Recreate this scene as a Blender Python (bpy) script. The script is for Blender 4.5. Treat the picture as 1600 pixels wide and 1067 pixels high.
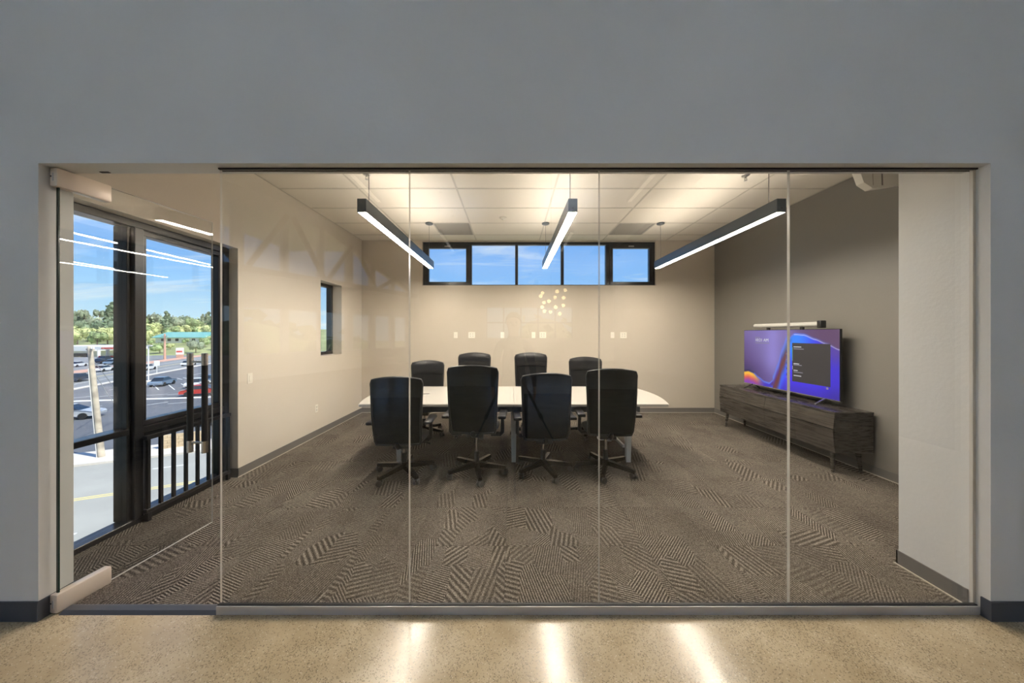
import bpy, bmesh, math, random
from mathutils import Vector, Matrix
R = math.radians
random.seed(7)
S = bpy.context.scene
for o in list(bpy.data.objects):
    bpy.data.objects.remove(o)
COL = S.collection

# ------------------------------------------------------------------ camera
F = 493.0            # focal length in pixels of the 1600 px wide frame
CAMZ = 1.525
cam_d = bpy.data.cameras.new('camera')
cam_d.sensor_width = 36.0
cam_d.lens = 36.0 * F / 1600.0
cam_d.shift_y = -11.5 / 1600.0
cam_d.clip_start = 0.02
cam_d.clip_end = 2000
cam = bpy.data.objects.new('camera', cam_d)
COL.objects.link(cam)
cam.location = (0, 0, CAMZ)
cam.rotation_euler = (R(90), 0, 0)
S.camera = cam

# ------------------------------------------------------------------ colour management
S.view_settings.view_transform = 'Standard'
S.view_settings.look = 'None'
S.view_settings.exposure = 0.0
S.view_settings.gamma = 1.0
S.view_settings.use_curve_mapping = False
S.cycles.transparent_max_bounces = 32
S.cycles.max_bounces = 12
S.cycles.diffuse_bounces = 5
S.cycles.glossy_bounces = 5
S.cycles.caustics_reflective = False
S.cycles.caustics_refractive = False
S.cycles.sample_clamp_indirect = 40.0

# ------------------------------------------------------------------ node helpers
def nd(nt, typ, **kw):
    n = nt.nodes.new(typ)
    for k, v in kw.items():
        if k.startswith('in_'):
            n.inputs[k[3:].replace('_', ' ')].default_value = v
        else:
            setattr(n, k, v)
    return n
def mth(nt, op, a, b=None, c=None, clamp=False):
    n = nt.nodes.new('ShaderNodeMath'); n.operation = op; n.use_clamp = clamp
    for i, x in enumerate((a, b, c)):
        if x is None: continue
        if isinstance(x, (int, float)): n.inputs[i].default_value = x
        else: nt.links.new(x, n.inputs[i])
    return n.outputs[0]
def mixc(nt, f, a, b, blend='MIX'):
    n = nt.nodes.new('ShaderNodeMix'); n.data_type = 'RGBA'; n.blend_type = blend
    for idx, x in ((0, f), (6, a), (7, b)):
        if isinstance(x, (int, float)): n.inputs[idx].default_value = x
        elif isinstance(x, tuple): n.inputs[idx].default_value = (*x, 1) if len(x) == 3 else x
        else: nt.links.new(x, n.inputs[idx])
    return n.outputs[2]
def ramp(nt, fac, stops, interp='LINEAR'):
    n = nt.nodes.new('ShaderNodeValToRGB'); cr = n.color_ramp; cr.interpolation = interp
    while len(cr.elements) < len(stops): cr.elements.new(0.5)
    for e, (p, c) in zip(cr.elements, stops):
        e.position = p; e.color = (*c, 1) if len(c) == 3 else c
    nt.links.new(fac, n.inputs[0])
    return n.outputs[0]

# ------------------------------------------------------------------ world (blue sky with thin cloud)
SKY = 1.15
w = bpy.data.worlds.new('sky'); S.world = w; w.use_nodes = True
nt = w.node_tree; nt.nodes.clear()
tc = nd(nt, 'ShaderNodeTexCoord')
sep = nd(nt, 'ShaderNodeSeparateXYZ'); nt.links.new(tc.outputs['Generated'], sep.inputs[0])
el = mth(nt, 'MAXIMUM', sep.outputs[2], 0.0)
skyc = ramp(nt, el, [(0.0, (0.66, 0.86, 1.0)), (0.07, (0.46, 0.74, 1.0)), (0.17, (0.27, 0.54, 1.0)),
                     (0.33, (0.18, 0.41, 0.93)), (0.8, (0.11, 0.27, 0.75))])
den = mth(nt, 'ADD', el, 0.12)
cx = mth(nt, 'DIVIDE', sep.outputs[0], den); cy = mth(nt, 'DIVIDE', sep.outputs[1], den)
cmb = nd(nt, 'ShaderNodeCombineXYZ'); nt.links.new(cx, cmb.inputs[0]); nt.links.new(cy, cmb.inputs[1])
mp = nd(nt, 'ShaderNodeMapping'); mp.inputs['Scale'].default_value = (0.6, 1.5, 1); mp.inputs['Rotation'].default_value = (0, 0, R(25))
nt.links.new(cmb.outputs[0], mp.inputs[0])
nz = nd(nt, 'ShaderNodeTexNoise', in_Scale=1.1, in_Detail=8.0, in_Roughness=0.62, in_Distortion=0.7)
nt.links.new(mp.outputs[0], nz.inputs['Vector'])
cl = ramp(nt, nz.outputs[0], [(0.50, (0, 0, 0)), (0.72, (0.75, 0.75, 0.75))])
col = mixc(nt, cl, skyc, (0.92, 0.96, 1.0))
bg = nd(nt, 'ShaderNodeBackground', in_Strength=SKY); nt.links.new(col, bg.inputs[0])
out = nd(nt, 'ShaderNodeOutputWorld'); nt.links.new(bg.outputs[0], out.inputs[0])

# ------------------------------------------------------------------ sun (from the right, behind the building)
sl = bpy.data.lights.new('sun', 'SUN'); sl.energy = 7.0; sl.angle = R(0.6); sl.color = (1.0, 0.95, 0.86)
so = bpy.data.objects.new('sun', sl); COL.objects.link(so)
so.rotation_euler = Vector((0.63, -0.20, 0.75)).to_track_quat('Z', 'Y').to_euler()

LAMP = 140.0          # radiance of the pendant light diffusers
WARM = (1.0, 0.885, 0.745)
LOBBY = 1.5          # radiance of the added lobby strip lights, downward
LOBBY_FILL = 140.0     # and upward: added fill, bounced off the lobby ceiling onto the front wall

# ------------------------------------------------------------------ materials
M = {}
def mat(name, col, rough=0.5, metal=0.0, spec=0.5, bump=None, var=None, emit=None):
    m = bpy.data.materials.new(name); m.use_nodes = True
    nt = m.node_tree; p = nt.nodes['Principled BSDF']
    p.inputs['Base Color'].default_value = (*col, 1)
    p.inputs['Roughness'].default_value = rough
    p.inputs['Metallic'].default_value = metal
    p.inputs['Specular IOR Level'].default_value = spec
    geo = None
    if bump or var:
        geo = nd(nt, 'ShaderNodeNewGeometry')
    if var:      # (scale, amount)
        n = nd(nt, 'ShaderNodeTexNoise', in_Scale=var[0], in_Detail=4.0)
        nt.links.new(geo.outputs['Position'], n.inputs['Vector'])
        a = tuple(min(1, c * (1 + var[1])) for c in col); b = tuple(c * (1 - var[1]) for c in col)
        nt.links.new(ramp(nt, n.outputs[0], [(0.3, b), (0.7, a)]), p.inputs['Base Color'])
    if bump:     # (scale, strength)
        n = nd(nt, 'ShaderNodeTexNoise', in_Scale=bump[0], in_Detail=3.0)
        nt.links.new(geo.outputs['Position'], n.inputs['Vector'])
        b = nd(nt, 'ShaderNodeBump', in_Strength=bump[1], in_Distance=0.01)
        nt.links.new(n.outputs[0], b.inputs['Height']); nt.links.new(b.outputs[0], p.inputs['Normal'])
    if emit:
        p.inputs['Emission Color'].default_value = (*emit[0], 1); p.inputs['Emission Strength'].default_value = emit[1]
    M[name] = m
    return m

def glass(name, r0, tint, refl=(1, 1, 1)):
    m = bpy.data.materials.new(name); m.use_nodes = True
    nt = m.node_tree; nt.nodes.clear()
    g = nd(nt, 'ShaderNodeNewGeometry')
    dt = nd(nt, 'ShaderNodeVectorMath', operation='DOT_PRODUCT')
    nt.links.new(g.outputs['Incoming'], dt.inputs[0]); nt.links.new(g.outputs['Normal'], dt.inputs[1])
    c = mth(nt, 'ABSOLUTE', dt.outputs['Value'])
    k = mth(nt, 'POWER', mth(nt, 'SUBTRACT', 1.0, c, clamp=True), 5.0)
    f = mth(nt, 'MULTIPLY_ADD', k, 1 - r0, r0)
    t = nd(nt, 'ShaderNodeBsdfTransparent'); t.inputs[0].default_value = (*tint, 1)
    gl = nd(nt, 'ShaderNodeBsdfGlossy'); gl.inputs['Roughness'].default_value = 0.0; gl.inputs[0].default_value = (*refl, 1)
    mx = nd(nt, 'ShaderNodeMixShader'); nt.links.new(f, mx.inputs[0]); nt.links.new(t.outputs[0], mx.inputs[1]); nt.links.new(gl.outputs[0], mx.inputs[2])
    o = nd(nt, 'ShaderNodeOutputMaterial'); nt.links.new(mx.outputs[0], o.inputs[0])
    M[name] = m
    return m
glass('clear_glass', 0.037, (0.985, 0.995, 0.988))
glass('window_glass', 0.04, (0.97, 0.985, 0.98))

mat('cream_paint', (0.70, 0.64, 0.56), 0.55, bump=(60, 0.08), var=(1.2, 0.02))
mat('lobby_paint', (0.74, 0.735, 0.735), 0.5, bump=(45, 0.10), var=(1.4, 0.03))
mat('taupe_paint', (0.57, 0.51, 0.43), 0.55, bump=(60, 0.08))
mat('charcoal_paint', (0.215, 0.20, 0.18), 0.42, bump=(60, 0.08))
mat('grey_base', (0.17, 0.16, 0.15), 0.5)
mat('navy_base', (0.060, 0.066, 0.085), 0.45)
mat('base_bead', (0.52, 0.47, 0.40), 0.6)
mat('black_frame', (0.012, 0.013, 0.016), 0.28, spec=0.6)
mat('black_trim', (0.008, 0.008, 0.010), 0.5)
mat('glass_edge', (0.74, 0.71, 0.66), 0.25)
mat('door_edge', (0.015, 0.035, 0.03), 0.15)
mat('satin_fitting', (0.78, 0.68, 0.59), 0.35, metal=0.25)
mat('channel_metal', (0.55, 0.53, 0.53), 0.4, metal=0.3)
mat('steel', (0.62, 0.58, 0.54), 0.25, metal=1.0)
mat('chrome', (0.6, 0.6, 0.6), 0.12, metal=1.0)
mat('black_grip', (0.010, 0.010, 0.012), 0.45)
mat('ceiling_tile', (0.80, 0.75, 0.67), 0.9, bump=(220, 0.25))
mat('ceiling_grid', (0.60, 0.56, 0.49), 0.6)
mat('grille', (0.17, 0.16, 0.145), 0.6)
mat('grille_slat', (0.34, 0.32, 0.29), 0.6)
mat('white_plastic', (0.80, 0.77, 0.70), 0.4)
mat('ivory_plate', (0.86, 0.82, 0.74), 0.35)
mat('plate_slot', (0.25, 0.22, 0.19), 0.5)
mat('table_white', (0.45, 0.43, 0.40), 0.28)
mat('table_beam', (0.10, 0.115, 0.14), 0.45)
mat('leg_white', (0.72, 0.73, 0.74), 0.35)
mat('leather', (0.007, 0.007, 0.009), 0.34, spec=0.45, bump=(180, 0.12))
mat('chair_plastic', (0.014, 0.014, 0.016), 0.38)
mat('chair_dark_metal', (0.02, 0.02, 0.022), 0.22, metal=0.6)
mat('caster_grey', (0.075, 0.070, 0.066), 0.5)
mat('fixture_grey', (0.10, 0.115, 0.13), 0.32, metal=0.4)
mat('diffuser', (0.9, 0.9, 0.9), 0.6, emit=(WARM, LAMP))
mat('up_diffuser', (0.9, 0.9, 0.9), 0.6, emit=(WARM, LAMP * 0.17))
mat('lobby_diffuser', (0.9, 0.9, 0.9), 0.6, emit=((1.0, 0.93, 0.84), LOBBY))
mat('lobby_fill_diffuser', (0.9, 0.9, 0.9), 0.6, emit=((0.68, 0.82, 1.0), LOBBY_FILL))  # cool uplight added to brighten the lobby side of the front wall
mat('globe', (0.9, 0.88, 0.8), 0.4, emit=((1.0, 0.78, 0.48), 7.0))
mat('cable_grey', (0.16, 0.15, 0.14), 0.5)
mat('bar_white', (0.55, 0.54, 0.51), 0.5)
mat('tv_black', (0.010, 0.010, 0.012), 0.25)
mat('silver', (0.5, 0.49, 0.48), 0.3, metal=0.9)
mat('bronze', (0.22, 0.16, 0.09), 0.4, metal=0.7)
mat('timber', (0.42, 0.36, 0.29), 0.7)

def mesh_fabric():
    m = bpy.data.materials.new('chair_mesh'); m.use_nodes = True
    nt = m.node_tree; p = nt.nodes['Principled BSDF']
    p.inputs['Base Color'].default_value = (0.012, 0.012, 0.013, 1); p.inputs['Roughness'].default_value = 0.6
    t = nd(nt, 'ShaderNodeBsdfTransparent'); mx = nd(nt, 'ShaderNodeMixShader'); mx.inputs[0].default_value = 0.992; p.inputs['Specular IOR Level'].default_value = 0.15
    nt.links.new(t.outputs[0], mx.inputs[1]); nt.links.new(p.outputs[0], mx.inputs[2])
    nt.links.new(mx.outputs[0], nt.nodes['Material Output'].inputs[0])
    M['chair_mesh'] = m
mesh_fabric()

def woodblack():
    m = mat('espresso_wood', (0.020, 0.017, 0.015), 0.22, spec=0.6)
    nt = m.node_tree; p = nt.nodes['Principled BSDF']
    g = nd(nt, 'ShaderNodeNewGeometry'); mp = nd(nt, 'ShaderNodeMapping'); mp.inputs['Scale'].default_value = (4, 1.6, 45)
    nt.links.new(g.outputs['Position'], mp.inputs[0])
    n = nd(nt, 'ShaderNodeTexNoise', in_Scale=2.0, in_Detail=6.0, in_Roughness=0.6); nt.links.new(mp.outputs[0], n.inputs['Vector'])
    nt.links.new(ramp(nt, n.outputs[0], [(0.3, (0.022, 0.019, 0.017)), (0.75, (0.085, 0.074, 0.062))]), p.inputs['Base Color'])
    nt.links.new(ramp(nt, n.outputs[0], [(0.3, (0.2, 0.2, 0.2)), (0.8, (0.42, 0.42, 0.42))]), p.inputs['Roughness'])
woodblack()

def carpet():
    m = mat('carpet', (0.1, 0.085, 0.07), 0.95, spec=0.1)
    nt = m.node_tree; p = nt.nodes['Principled BSDF']
    g = nd(nt, 'ShaderNodeNewGeometry'); oi = nd(nt, 'ShaderNodeObjectInfo')
    off = mth(nt, 'MULTIPLY', mth(nt, 'FLOOR', mth(nt, 'MULTIPLY', oi.outputs['Random'], 5.0)), 7.3)
    sp = nd(nt, 'ShaderNodeSeparateXYZ'); nt.links.new(g.outputs['Position'], sp.inputs[0])
    px = mth(nt, 'ADD', sp.outputs[0], off); py = mth(nt, 'ADD', sp.outputs[1], off)
    cb = nd(nt, 'ShaderNodeCombineXYZ'); nt.links.new(px, cb.inputs[0]); nt.links.new(py, cb.inputs[1])
    mp = nd(nt, 'ShaderNodeMapping'); mp.inputs['Rotation'].default_value = (0, 0, R(0)); mp.inputs['Scale'].default_value = (6.2, 3.0, 1)
    nt.links.new(cb.outputs[0], mp.inputs[0])
    v = nd(nt, 'ShaderNodeTexVoronoi', voronoi_dimensions='2D', distance='CHEBYCHEV', feature='F1', in_Scale=1.0, in_Randomness=0.75)
    nt.links.new(mp.outputs[0], v.inputs['Vector'])
    cs = nd(nt, 'ShaderNodeSeparateXYZ'); nt.links.new(v.outputs['Color'], cs.inputs[0])
    # stripe direction of the patch: one of six
    idx = mth(nt, 'FLOOR', mth(nt, 'MULTIPLY', cs.outputs[0], 5.999))
    ang = mth(nt, 'MULTIPLY_ADD', idx, R(28), R(-70))
    d = mth(nt, 'ADD', mth(nt, 'MULTIPLY', px, mth(nt, 'COSINE', ang)), mth(nt, 'MULTIPLY', py, mth(nt, 'SINE', ang)))
    fr = mth(nt, 'MULTIPLY_ADD', mth(nt, 'GREATER_THAN', cs.outputs[1], 0.60), -215.0, 400.0)
    nz0 = nd(nt, 'ShaderNodeTexNoise', in_Scale=45.0, in_Detail=2.0); nt.links.new(g.outputs['Position'], nz0.inputs['Vector'])
    s = mth(nt, 'SINE', mth(nt, 'ADD', mth(nt, 'MULTIPLY', d, fr), mth(nt, 'MULTIPLY', nz0.outputs[0], 1.6)))
    amp = mth(nt, 'MULTIPLY', mth(nt, 'MULTIPLY_ADD', cs.outputs[2], 0.28, 0.12), mth(nt, 'MULTIPLY_ADD', mth(nt, 'GREATER_THAN', cs.outputs[1], 0.60), -0.3, 1.0))
    nz1 = nd(nt, 'ShaderNodeTexNoise', in_Scale=190.0, in_Detail=2.0); nt.links.new(g.outputs['Position'], nz1.inputs['Vector'])
    nz2 = nd(nt, 'ShaderNodeTexNoise', in_Scale=2.2, in_Detail=3.0); nt.links.new(g.outputs['Position'], nz2.inputs['Vector'])
    val = mth(nt, 'ADD', mth(nt, 'MULTIPLY', s, amp), mth(nt, 'MULTIPLY_ADD', nz1.outputs[0], 1.5, -0.35))
    val = mth(nt, 'ADD', val, mth(nt, 'MULTIPLY_ADD', nz2.outputs[0], 0.3, -0.15))
    c = ramp(nt, val, [(0.05, (0.030, 0.025, 0.022)), (0.42, (0.115, 0.099, 0.084)), (0.68, (0.25, 0.218, 0.185)), (0.98, (0.44, 0.39, 0.33))])
    nt.links.new(c, p.inputs['Base Color'])
    b = nd(nt, 'ShaderNodeBump', in_Strength=0.6, in_Distance=0.006); nt.links.new(val, b.inputs['Height']); nt.links.new(b.outputs[0], p.inputs['Normal'])
carpet()

def concrete():
    m = mat('polished_concrete', (0.5, 0.4, 0.27), 0.2, spec=0.5)
    nt = m.node_tree; p = nt.nodes['Principled BSDF']
    g = nd(nt, 'ShaderNodeNewGeometry')
    n1 = nd(nt, 'ShaderNodeTexNoise', in_Scale=2.6, in_Detail=6.0, in_Roughness=0.6); nt.links.new(g.outputs['Position'], n1.inputs['Vector'])
    base = ramp(nt, n1.outputs[0], [(0.3, (0.36, 0.275, 0.165)), (0.5, (0.47, 0.37, 0.235)), (0.72, (0.58, 0.475, 0.325))])
    v = nd(nt, 'ShaderNodeTexVoronoi', in_Scale=170.0, in_Randomness=1.0); nt.links.new(g.outputs['Position'], v.inputs['Vector'])
    cs = nd(nt, 'ShaderNodeSeparateXYZ'); nt.links.new(v.outputs['Color'], cs.inputs[0])
    n2 = nd(nt, 'ShaderNodeTexNoise', in_Scale=3.4, in_Detail=4.0); nt.links.new(g.outputs['Position'], n2.inputs['Vector'])
    dens = mth(nt, 'MULTIPLY_ADD', n2.outputs[0], 2.2, -0.62, clamp=True)
    dark = mth(nt, 'MULTIPLY', mth(nt, 'LESS_THAN', cs.outputs[0], dens), mth(nt, 'LESS_THAN', v.outputs['Distance'], mth(nt, 'MULTIPLY_ADD', cs.outputs[1], 0.40, 0.20)))
    lite = mth(nt, 'MULTIPLY', mth(nt, 'GREATER_THAN', cs.outputs[0], 0.93), mth(nt, 'LESS_THAN', v.outputs['Distance'], 0.4))
    c = mixc(nt, mth(nt, 'MULTIPLY', dark, 0.6), base, (0.10, 0.078, 0.05))
    c = mixc(nt, mth(nt, 'MULTIPLY', lite, 0.55), c, (0.80, 0.70, 0.54))
    nt.links.new(c, p.inputs['Base Color'])
    nt.links.new(ramp(nt, n1.outputs[0], [(0.3, (0.16, 0.16, 0.16)), (0.7, (0.26, 0.26, 0.26))]), p.inputs['Roughness'])
    n3 = nd(nt, 'ShaderNodeTexNoise', in_Scale=7.0, in_Detail=2.0); nt.links.new(g.outputs['Position'], n3.inputs['Vector'])
    b = nd(nt, 'ShaderNodeBump', in_Strength=0.12, in_Distance=0.01); nt.links.new(n3.outputs[0], b.inputs['Height']); nt.links.new(b.outputs[0], p.inputs['Normal'])
concrete()

# ------------------------------------------------------------------ mesh builder
class MB:
    def __init__(s): s.v = []; s.f = []; s.m = []
    def add(s, vs, fs, mi=0):
        o = len(s.v); s.v += [tuple(x) for x in vs]; s.f += [tuple(i + o for i in f) for f in fs]; s.m += [mi] * len(fs); return s
    def box(s, x0, x1, y0, y1, z0, z1, mi=0):
        vs = [(x, y, z) for z in (z0, z1) for y in (y0, y1) for x in (x0, x1)]
        return s.add(vs, [(0, 2, 3, 1), (4, 5, 7, 6), (0, 1, 5, 4), (2, 6, 7, 3), (0, 4, 6, 2), (1, 3, 7, 5)], mi)
    def rbox(s, x0, x1, y0, y1, z0, z1, r=0.01, seg=2, mi=0):
        bm = bmesh.new(); bmesh.ops.create_cube(bm, size=1)
        for v in bm.verts:
            v.co = Vector(((x0 + x1) / 2 + v.co.x * (x1 - x0), (y0 + y1) / 2 + v.co.y * (y1 - y0), (z0 + z1) / 2 + v.co.z * (z1 - z0)))
        bmesh.ops.bevel(bm, geom=bm.edges[:] + bm.verts[:], offset=r, segments=seg, profile=0.5, affect='EDGES')
        bm.verts.index_update()
        s.add([v.co[:] for v in bm.verts], [tuple(v.index for v in f.verts) for f in bm.faces], mi); bm.free(); return s
    def prism(s, poly, a, b, axis='y', mi=0):
        # poly: points in the two remaining axes, in order; extruded from a to b
        def P(p, t):
            return {'x': (t, p[0], p[1]), 'y': (p[0], t, p[1]), 'z': (p[0], p[1], t)}[axis]
        n = len(poly)
        vs = [P(p, a) for p in poly] + [P(p, b) for p in poly]
        fs = [tuple(range(n)), tuple(reversed(range(n, 2 * n)))] + [(i, i + n, (i + 1) % n + n, (i + 1) % n) for i in range(n)]
        return s.add(vs, fs, mi)
    def tube(s, pts, r, n=10, cap=True, mi=0):
        pts = [Vector(p) for p in pts]; rs = r if isinstance(r, (list, tuple)) else [r] * len(pts)
        vs, fs = [], []; up = None
        for i, p in enumerate(pts):
            t = (pts[min(i + 1, len(pts) - 1)] - pts[max(i - 1, 0)]).normalized()
            if up is None: up = t.orthogonal().normalized()
            up = (up - t * up.dot(t)).normalized(); sd = t.cross(up)
            for k in range(n):
                a = 2 * math.pi * k / n; vs.append(p + (up * math.cos(a) + sd * math.sin(a)) * rs[i])
        for i in range(len(pts) - 1):
            for k in range(n):
                fs.append((i * n + k, i * n + (k + 1) % n, (i + 1) * n + (k + 1) % n, (i + 1) * n + k))
        if cap:
            fs.append(tuple(reversed(range(n)))); fs.append(tuple(range((len(pts) - 1) * n, len(pts) * n)))
        return s.add(vs, fs, mi)
    def lathe(s, prof, n=20, c=(0, 0, 0), mi=0):
        vs, fs = [], []
        for (r, z) in prof:
            for k in range(n):
                a = 2 * math.pi * k / n; vs.append((c[0] + r * math.cos(a), c[1] + r * math.sin(a), c[2] + z))
        for i in range(len(prof) - 1):
            for k in range(n):
                fs.append((i * n + k, i * n + (k + 1) % n, (i + 1) * n + (k + 1) % n, (i + 1) * n + k))
        fs.append(tuple(reversed(range(n)))); fs.append(tuple(range((len(prof) - 1) * n, len(prof) * n)))
        return s.add(vs, fs, mi)
    def ball(s, c, r, u=12, v=8, mi=0):
        pr = [(r * math.sin(math.pi * i / v) if 0 < i < v else r * 0.02, -r * math.cos(math.pi * i / v)) for i in range(v + 1)]
        return s.lathe(pr, u, c, mi)
    def bar(s, a, b, wx, wy, mi=0, up=(0, 0, 1)):
        a = Vector(a); b = Vector(b); t = (b - a).normalized(); u = Vector(up); u = u - t * u.dot(t)
        if u.length < 1e-4: u = t.orthogonal()
        u.normalize(); sd = t.cross(u)
        vs = [p + sd * (i * wx / 2) + u * (j * wy / 2) for p in (a, b) for (i, j) in ((-1, -1), (1, -1), (1, 1), (-1, 1))]
        return s.add(vs, [(3, 2, 1, 0), (4, 5, 6, 7)] + [(i, (i + 1) % 4, (i + 1) % 4 + 4, i + 4) for i in range(4)], mi)
    def mesh(s, name, mats, smooth=None):
        me = bpy.data.meshes.new(name); me.from_pydata(s.v, [], s.f)
        bm = bmesh.new(); bm.from_mesh(me)
        for f, mi in zip(bm.faces, s.m): f.material_index = mi
        bmesh.ops.recalc_face_normals(bm, faces=bm.faces); bm.to_mesh(me); bm.free()
        for x in (mats if isinstance(mats, (list, tuple)) else [mats]): me.materials.append(M[x])
        if smooth is not None:
            for p in me.polygons: p.use_smooth = True
            me.set_sharp_from_angle(angle=R(smooth))
        me.update()
        return me
    def build(s, name, mats, parent=None, smooth=None, loc=None):
        o = bpy.data.objects.new(name, s.mesh(name, mats, smooth)); COL.objects.link(o)
        if parent is not None: o.parent = parent
        if loc: o.location = loc
        return o
def B(*a): return MB().box(*a)
def link(name, me, parent=None, loc=(0, 0, 0), rot=(0, 0, 0)):
    o = bpy.data.objects.new(name, me); COL.objects.link(o); o.location = loc; o.rotation_euler = rot
    if parent is not None: o.parent = parent
    return o
def tag(o, label, cat=None, group=None, kind=None):
    o['label'] = label
    if cat: o['category'] = cat
    if group: o['group'] = group
    if kind: o['kind'] = kind
    return o
def struct(o, label): return tag(o, label, kind='structure')
def empty(name, loc=(0, 0, 0), rz=0.0):
    o = bpy.data.objects.new(name, None); COL.objects.link(o); o.location = loc; o.rotation_euler = (0, 0, rz); o.empty_display_size = 0.1
    return o
def thing(name, label, cat, loc=(0, 0, 0), rz=0.0, group=None): return tag(empty(name, loc, rz), label, cat, group)
def copy_tree(o, parent=None):
    c = o.copy(); COL.objects.link(c); c.parent = parent
    for ch in list(o.children): copy_tree(ch, c)
    return c
def at(px, py, d):      # point at depth d seen at a pixel
    return Vector(((px - 800) * d / F, d, CAMZ + (522 - py) * d / F))
def text_mesh(name, body, size, m, parent, mtx, align='LEFT'):
    cu = bpy.data.curves.new(name, 'FONT'); cu.body = body; cu.size = size; cu.align_x = align; cu.extrude = 0.0006
    t = bpy.data.objects.new(name, cu); COL.objects.link(t)
    bpy.context.view_layer.update()
    me = bpy.data.meshes.new_from_object(t.evaluated_get(bpy.context.evaluated_depsgraph_get()))
    bpy.data.objects.remove(t); me.materials.clear(); me.materials.append(M[m])
    o = link(name, me, parent); o.matrix_local = mtx
    return o

# ================================================================== ROOM SHELL
CEIL = CAMZ + 1.81       # 3.335
YF, YB = 1.68, 6.11      # lobby face of the front wall, back wall of the room
YFI = 1.790              # room face of the front wall
XL, XR = -2.91, 3.92     # room side walls
OL, OR = -2.522, 2.549   # opening sides
OT = 2.435               # opening head
YG = 1.742               # glass line
ROOF = 6.3

# front wall with the wide opening
fw = MB()
fw.box(-12.6, OL, YF, 1.815, 0, ROOF).box(OL, OR, YF, YFI, OT, ROOF).box(OR, 6.0, YF, YFI, 0, ROOF).box(OR, OR + 0.16, YFI, 2.08, 0, CEIL + 0.2)
struct(fw.build('wall_front', 'lobby_paint'), 'pale painted wall around the wide glazed opening')

# lobby floor
struct(B(-13, 6, -15, YG, -0.30, 0.0).build('floor', 'polished_concrete'), 'polished tan concrete lobby floor with dark aggregate')

# room floor with carpet tiles
fl = B(-3.12, 4.1, YG, 6.4, -0.30, 0.0).build('floor', 'black_trim')
struct(fl, 'dark brown patterned carpet floor of the meeting room')
T = 0.5
tm = MB().add([(0.0006, 0.0006, 0.001), (T - .0006, 0.0006, 0.001), (T - .0006, T - .0006, 0.001), (0.0006, T - .0006, 0.001),
               (0.0015, 0.0015, 0.007), (T - .0015, 0.0015, 0.007), (T - .0015, T - .0015, 0.007), (0.0015, T - .0015, 0.007)],
              [(0, 1, 2, 3), (4, 5, 6, 7), (0, 1, 5, 4), (1, 2, 6, 5), (2, 3, 7, 6), (3, 0, 4, 7)]).mesh('carpet_tile', 'carpet')
x0t = -3.045
for j in range(9):
    for i in range(14):
        tx, ty = x0t + i * T, 1.764 + j * T
        if ty >= YB or tx >= XR: continue
        x1, y1 = min(tx + T, XR + 0.02), min(ty + T, YB + 0.02)
        o = link('carpet_tile', tm, fl, (tx, ty, 0)); o.scale = ((x1 - tx) / T, (y1 - ty) / T, 1)

# ceiling: slab, T grid, tiles
ce = B(-3.2, 4.1, YFI, 6.4, CEIL + 0.05, CEIL + 0.25).build('ceiling', 'ceiling_tile')
struct(ce, 'suspended acoustic tile ceiling of the meeting room')
gx = [-1.91 + 1.22 * k for k in range(5)]           # -1.91 ... 2.97
gy = [2.10 + 0.61 * k for k in range(7)]            # 2.10 ... 5.76
xs = [XL] + gx + [XR]; ys = [YFI] + gy + [YB]
VENTS = {(1, 6): 'r', (4, 6): 'l'}
for j in range(len(ys) - 1):
    for i in range(len(xs) - 1):
        a, b, c, d = xs[i] + .009, xs[i + 1] - .009, ys[j] + .009, ys[j + 1] - .009
        if (i, j) in VENTS:
            m_ = (xs[i] + xs[i + 1]) / 2
            if VENTS[(i, j)] == 'r': b = m_ - .009
            else: a = m_ + .009
        B(a, b, c, d, CEIL + 0.004, CEIL + 0.02).build('ceiling_tile', 'ceiling_tile', ce)
for x in gx:
    B(x - .011, x + .011, YFI, YB, CEIL, CEIL + .03).build('grid_tee', 'ceiling_grid', ce)
for y in gy:
    for i in range(len(xs) - 1):
        B(xs[i] + .011, xs[i + 1] - .011, y - .011, y + .011, CEIL, CEIL + .03).build('grid_tee', 'ceiling_grid', ce)
for (x0, x1) in ((-1.91 + .61 - .011, -1.91 + .61 + .011), (1.75 + .61 - .011, 1.75 + .61 + .011)):
    B(x0, x1, 5.15 + .011, 5.76 - .011, CEIL, CEIL + .03).build('grid_tee', 'ceiling_grid', ce)
B(XL, XR, YB - .02, YB, CEIL - .001, CEIL + .02).build('wall_angle', 'ceiling_grid', ce)
B(XL, XL + .02, YFI, YB - .02, CEIL - .001, CEIL + .02).build('wall_angle', 'ceiling_grid', ce)
B(XR - .02, XR, YFI, YB - .02, CEIL - .001, CEIL + .02).build('wall_angle', 'ceiling_grid', ce)
def vent(x0, label):
    g = thing('ceiling_vent', label, 'vent', (x0 + .305, 5.455, CEIL), group='return air grilles in the ceiling')
    MB().box(-.29, .29, -.29, .29, .022, .03).build('backing', 'grille', g)
    MB().box(-.294, .294, -.294, -.27, -.001, .012).box(-.294, .294, .27, .294, -.001, .012).box(-.294, -.27, -.27, .27, -.001, .012).box(.27, .294, -.27, .27, -.001, .012).build('frame', 'grille_slat', g)
    for k in range(17):
        y = -.256 + k * .032
        MB().bar((-.27, y, .008), (.27, y, .008), .022, .003, up=(0, .5, 1)).build('slat', 'grille_slat', g)
vent(-1.91 + .61, 'dark square ceiling grille above the left half of the high window')
vent(1.75, 'dark square ceiling grille above the right end of the high window')

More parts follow.
